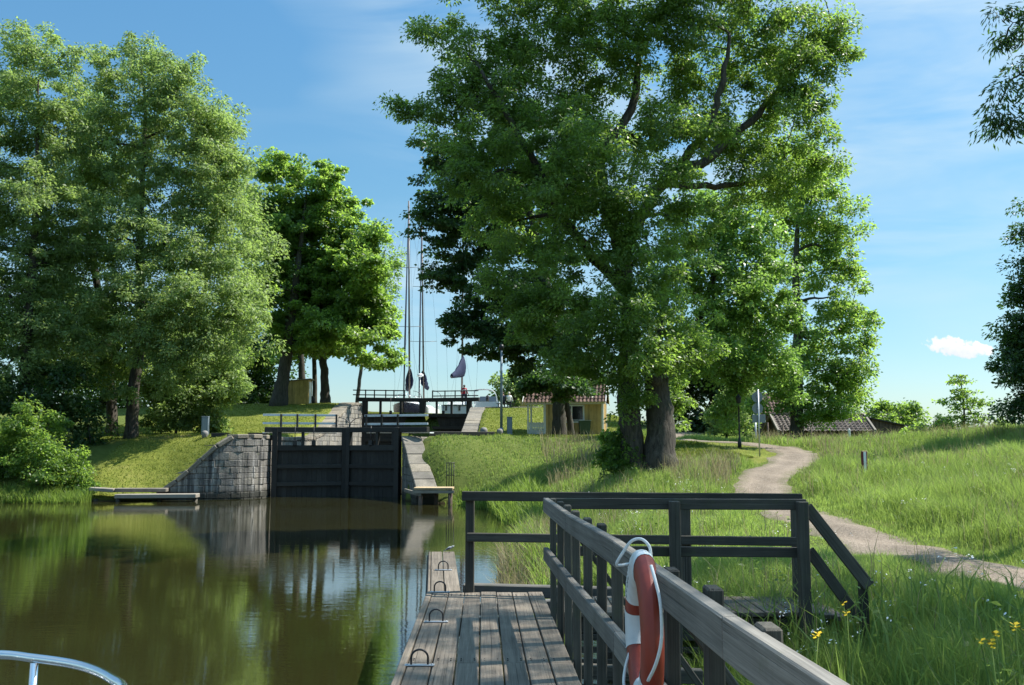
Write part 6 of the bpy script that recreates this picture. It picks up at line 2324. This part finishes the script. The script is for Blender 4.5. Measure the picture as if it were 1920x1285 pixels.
# motor cruiser with canopy
mc = thing('motor_cruiser', 'white motor cruiser with a pale canopy hoop moored beside the quay edge', 'boat', (-2.2, 86, 4.9))
rows, deck = hull_rows(-2.15, (91.5, 83.8), 1.25, 4.9, 6.35)
mb = MB()
mb.grid(rows)
mb.add(rows[-1], [tuple(range(10))])
part(mb, 'hull', MT['gel'], mc)
mb = MB()
mb.grid(deck)
part(mb, 'deck', MT['gel'], mc)
mb = MB()
hoop = [W(889, 757, 85), W(889, 735, 85), W(893, 731.5, 85), W(910, 730.5, 85), W(924, 733, 85), W(930, 742, 85), W(932, 757, 85)]
P = [Vector(p) for p in catmull([tuple(q) for q in hoop], 5)]
top = P[6:-8]
mb.grid([[q + Vector((0, -.0, .05)) for q in top], [q + Vector((0, 1.6, .12)) for q in top]])
part(mb, 'canopy', MT['canvas'], mc)
mb = MB()
mb.tube(P, .03, 6)
mb.tube([q + Vector((0, 1.6, .05)) for q in P], .03, 6)
part(mb, 'canopy_frame', MT['steel'], mc)
mb = MB()
vs = [Vector((-3.1, 86.6, 6.35)), Vector((-1.2, 86.6, 6.35)), Vector((-1.4, 87.4, 6.95)), Vector((-2.9, 87.4, 6.95))]
mb.prism(vs, (0, .04, .02))
part(mb, 'windscreen', MT['glass'], mc)
mb = MB()
mb.lathe(W(914, 748, 84.2) + Vector((0, 0, -.3)), [(.02, 0), (.12, .06), (.14, .3), (.12, .55), (.03, .62)], 10)
part(mb, 'fender', MT['rubber'], mc)


# ------------------------------------------------------------------ people
def person(label, joints, radii, edges, bands, hairm, head, hands, group=None):
    """one continuous skinned body; faces get clothing slots by 'bands' (function of local position)"""
    base = Vector(joints['pelvis'])
    root = thing('person', label, 'person', base, group)
    names = list(joints)
    me = bpy.data.meshes.new('body')
    vs = [Vector(joints[n_]) - base for n_ in names]
    es = [(names.index(a_), names.index(b_)) for a_, b_ in edges]
    rad = [radii[n_] for n_ in names]
    for hn, (dirv, spread) in hands.items():
        i = names.index(hn)
        d_ = Vector(dirv).normalized()
        s_ = Vector(spread).normalized()
        pi_ = len(vs)
        vs.append(vs[i] + d_ * .07)
        rad.append(.032)
        es.append((i, pi_))
        for k, (o_, l_) in enumerate(((-.03, .07), (-.01, .085), (.011, .08), (.031, .06))):
            a_ = len(vs)
            vs.append(vs[pi_] + d_ * .035 + s_ * o_)
            rad.append(.009)
            vs.append(vs[pi_] + d_ * (.035 + l_ * .8) + s_ * o_ * 1.25 + Vector((0, 0, -.018)))
            rad.append(.008)
            es += [(pi_, a_), (a_, a_ + 1)]
        a_ = len(vs)
        vs.append(vs[i] + d_ * .045 - s_ * .05)
        rad.append(.010)
        vs.append(vs[i] + d_ * .08 - s_ * .065)
        rad.append(.009)
        es += [(i, a_), (a_, a_ + 1)]
    me.from_pydata(vs, es, [])
    ob = bpy.data.objects.new('body', me)
    COL.objects.link(ob)
    mod = ob.modifiers.new('s', 'SKIN')
    for i, sv in enumerate(me.skin_vertices[0].data):
        sv.radius = (rad[i], rad[i])
        sv.use_root = (i == 0)
    m2 = ob.modifiers.new('ss', 'SUBSURF')
    m2.levels = m2.render_levels = 1
    dg = bpy.context.evaluated_depsgraph_get()
    nm = bpy.data.meshes.new_from_object(ob.evaluated_get(dg))
    ob.modifiers.clear()
    ob.data = nm
    nm.materials.clear()
    mats = [MT['skin']] + [MT[b[0]] for b in bands]
    for m_ in mats:
        nm.materials.append(m_)
    for p in nm.polygons:
        p.use_smooth = True
        c = p.center + base
        for k, b in enumerate(bands):
            if b[1](c):
                p.material_index = k + 1
    ob.parent = root
    hc = Vector(head[0])
    f = Vector(head[1]).normalized()
    mb = MB()
    rows = []
    for i in range(7):
        th = i / 6 * math.pi * .62
        rows.append([hc + ZV * (.125 * math.cos(th)) - f * .018 + Vector((.102 * math.sin(th) * math.cos(a_), .108 * math.sin(th) * math.sin(a_), 0)) for a_ in np.linspace(0, 2 * math.pi, 13)])
    mb.grid(rows)
    part(mb, 'hair', MT[hairm], root)
    return root


def sitter(label, x, y, z, top, hair, face=(0.25, 1, 0)):
    J = {'pelvis': (x, y, z + .48), 'waist': (x, y - .03, z + .68), 'chest': (x, y, z + .9), 'neck': (x, y + .03, z + 1.08), 'head': (x, y + .04, z + 1.18), 'crown': (x, y + .05, z + 1.28)}
    Rr = {'pelvis': .15, 'waist': .135, 'chest': .15, 'neck': .06, 'head': .09, 'crown': .07}
    E = [('pelvis', 'waist'), ('waist', 'chest'), ('chest', 'neck'), ('neck', 'head'), ('head', 'crown')]
    for s, n_ in ((-1, 'l'), (1, 'r')):
        J.update({n_ + 'sh': (x + s * .18, y, z + 1.0), n_ + 'el': (x + s * .25, y + .08, z + .74), n_ + 'wr': (x + s * .14, y + .30, z + .62),
                  n_ + 'hip': (x + s * .1, y + .06, z + .47), n_ + 'kn': (x + s * .12, y + .45, z + .48), n_ + 'an': (x + s * .12, y + .48, z + .08), n_ + 'to': (x + s * .13, y + .66, z + .04)})
        Rr.update({n_ + 'sh': .065, n_ + 'el': .045, n_ + 'wr': .03, n_ + 'hip': .1, n_ + 'kn': .07, n_ + 'an': .042, n_ + 'to': .038})
        E += [('chest', n_ + 'sh'), (n_ + 'sh', n_ + 'el'), (n_ + 'el', n_ + 'wr'), ('pelvis', n_ + 'hip'), (n_ + 'hip', n_ + 'kn'), (n_ + 'kn', n_ + 'an'), (n_ + 'an', n_ + 'to')]
    bands = [('navycloth', lambda c: c.z < z + .60), (top, lambda c: z + .60 <= c.z < z + 1.07)]
    return person(label, J, Rr, E, bands, hair, ((x, y + .045, z + 1.23), face), {'lwr': ((.3, .8, -.3), (1, -.2, 0)), 'rwr': ((-.3, .8, -.3), (-1, -.2, 0))})


# bench and the seated couple on the quay
bz = float(hz(-.5, 80.0))
bz = 5.72
bx0, by0 = -.52, 78.9
gz = float(hz(bx0, by0 - .3))
gz = max(gz, 5.5)
bn = thing('bench', 'plain dark bench under the seated couple on the quay', 'bench', (bx0, by0, gz))
mb = MB()
for k in range(3):
    mb.beam((bx0 - .75, by0 - .16 + k * .15, gz + .36), (bx0 + .75, by0 - .16 + k * .15, gz + .36), .13, .045, .006)
part(mb, 'seat', MT['post'], bn)
for s in (-.6, .6):
    for q in (-.14, .12):
        mb = MB()
        mb.box((bx0 + s, by0 + q, gz + .14), (.07, .07, .42), 0, .005, 'z')
        part(mb, 'leg', MT['post'], bn)
sitter('person in a dark top sitting on the quay bench beside the one in white', bx0 - .22, by0 - .02, gz - .02, 'navycloth', 'hair')
sitter('person in a white top with pale hair sitting on the quay bench', bx0 + .28, by0 - .02, gz - .02, 'whitecloth', 'canvas')
# person on the white yacht
x, y, z = -4.15, 83.0, 6.0
J = {'pelvis': (x, y, z + .92), 'waist': (x, y, z + 1.1), 'chest': (x + .02, y, z + 1.34), 'neck': (x + .02, y, z + 1.5), 'head': (x + .02, y, z + 1.6), 'crown': (x + .02, y, z + 1.7)}
Rr = {'pelvis': .14, 'waist': .14, 'chest': .16, 'neck': .06, 'head': .09, 'crown': .07}
E = [('pelvis', 'waist'), ('waist', 'chest'), ('chest', 'neck'), ('neck', 'head'), ('head', 'crown')]
for s, n_ in ((-1, 'l'), (1, 'r')):
    J.update({n_ + 'sh': (x + s * .19, y, z + 1.43), n_ + 'el': (x + s * .27, y - .05, z + 1.15), n_ + 'wr': (x + s * .28 + .08, y + .15, z + .95),
              n_ + 'hip': (x + s * .1, y, z + .88), n_ + 'kn': (x + s * .11, y + .03, z + .48), n_ + 'an': (x + s * .12, y, z + .08), n_ + 'to': (x + s * .14, y + .16, z + .04)})
    Rr.update({n_ + 'sh': .07, n_ + 'el': .05, n_ + 'wr': .032, n_ + 'hip': .1, n_ + 'kn': .065, n_ + 'an': .043, n_ + 'to': .038})
    E += [('chest', n_ + 'sh'), (n_ + 'sh', n_ + 'el'), (n_ + 'el', n_ + 'wr'), ('pelvis', n_ + 'hip'), (n_ + 'hip', n_ + 'kn'), (n_ + 'kn', n_ + 'an'), (n_ + 'an', n_ + 'to')]
person('person in a red and white jacket standing in the stern of the white yacht', J, Rr, E,
       [('navycloth', lambda c: c.z < z + .98), ('redcloth', lambda c: z + .98 <= c.z < z + 1.5), ('whitecloth', lambda c: z + 1.22 <= c.z < z + 1.32)], 'hair', ((x + .02, y, z + 1.65), (0, 1, 0)),
       {'lwr': ((.2, .4, -.9), (1, 0, 0)), 'rwr': ((.2, .4, -.9), (-1, 0, 0))})

# ensure the scene's shared render quality settings
sc.render.film_transparent = False
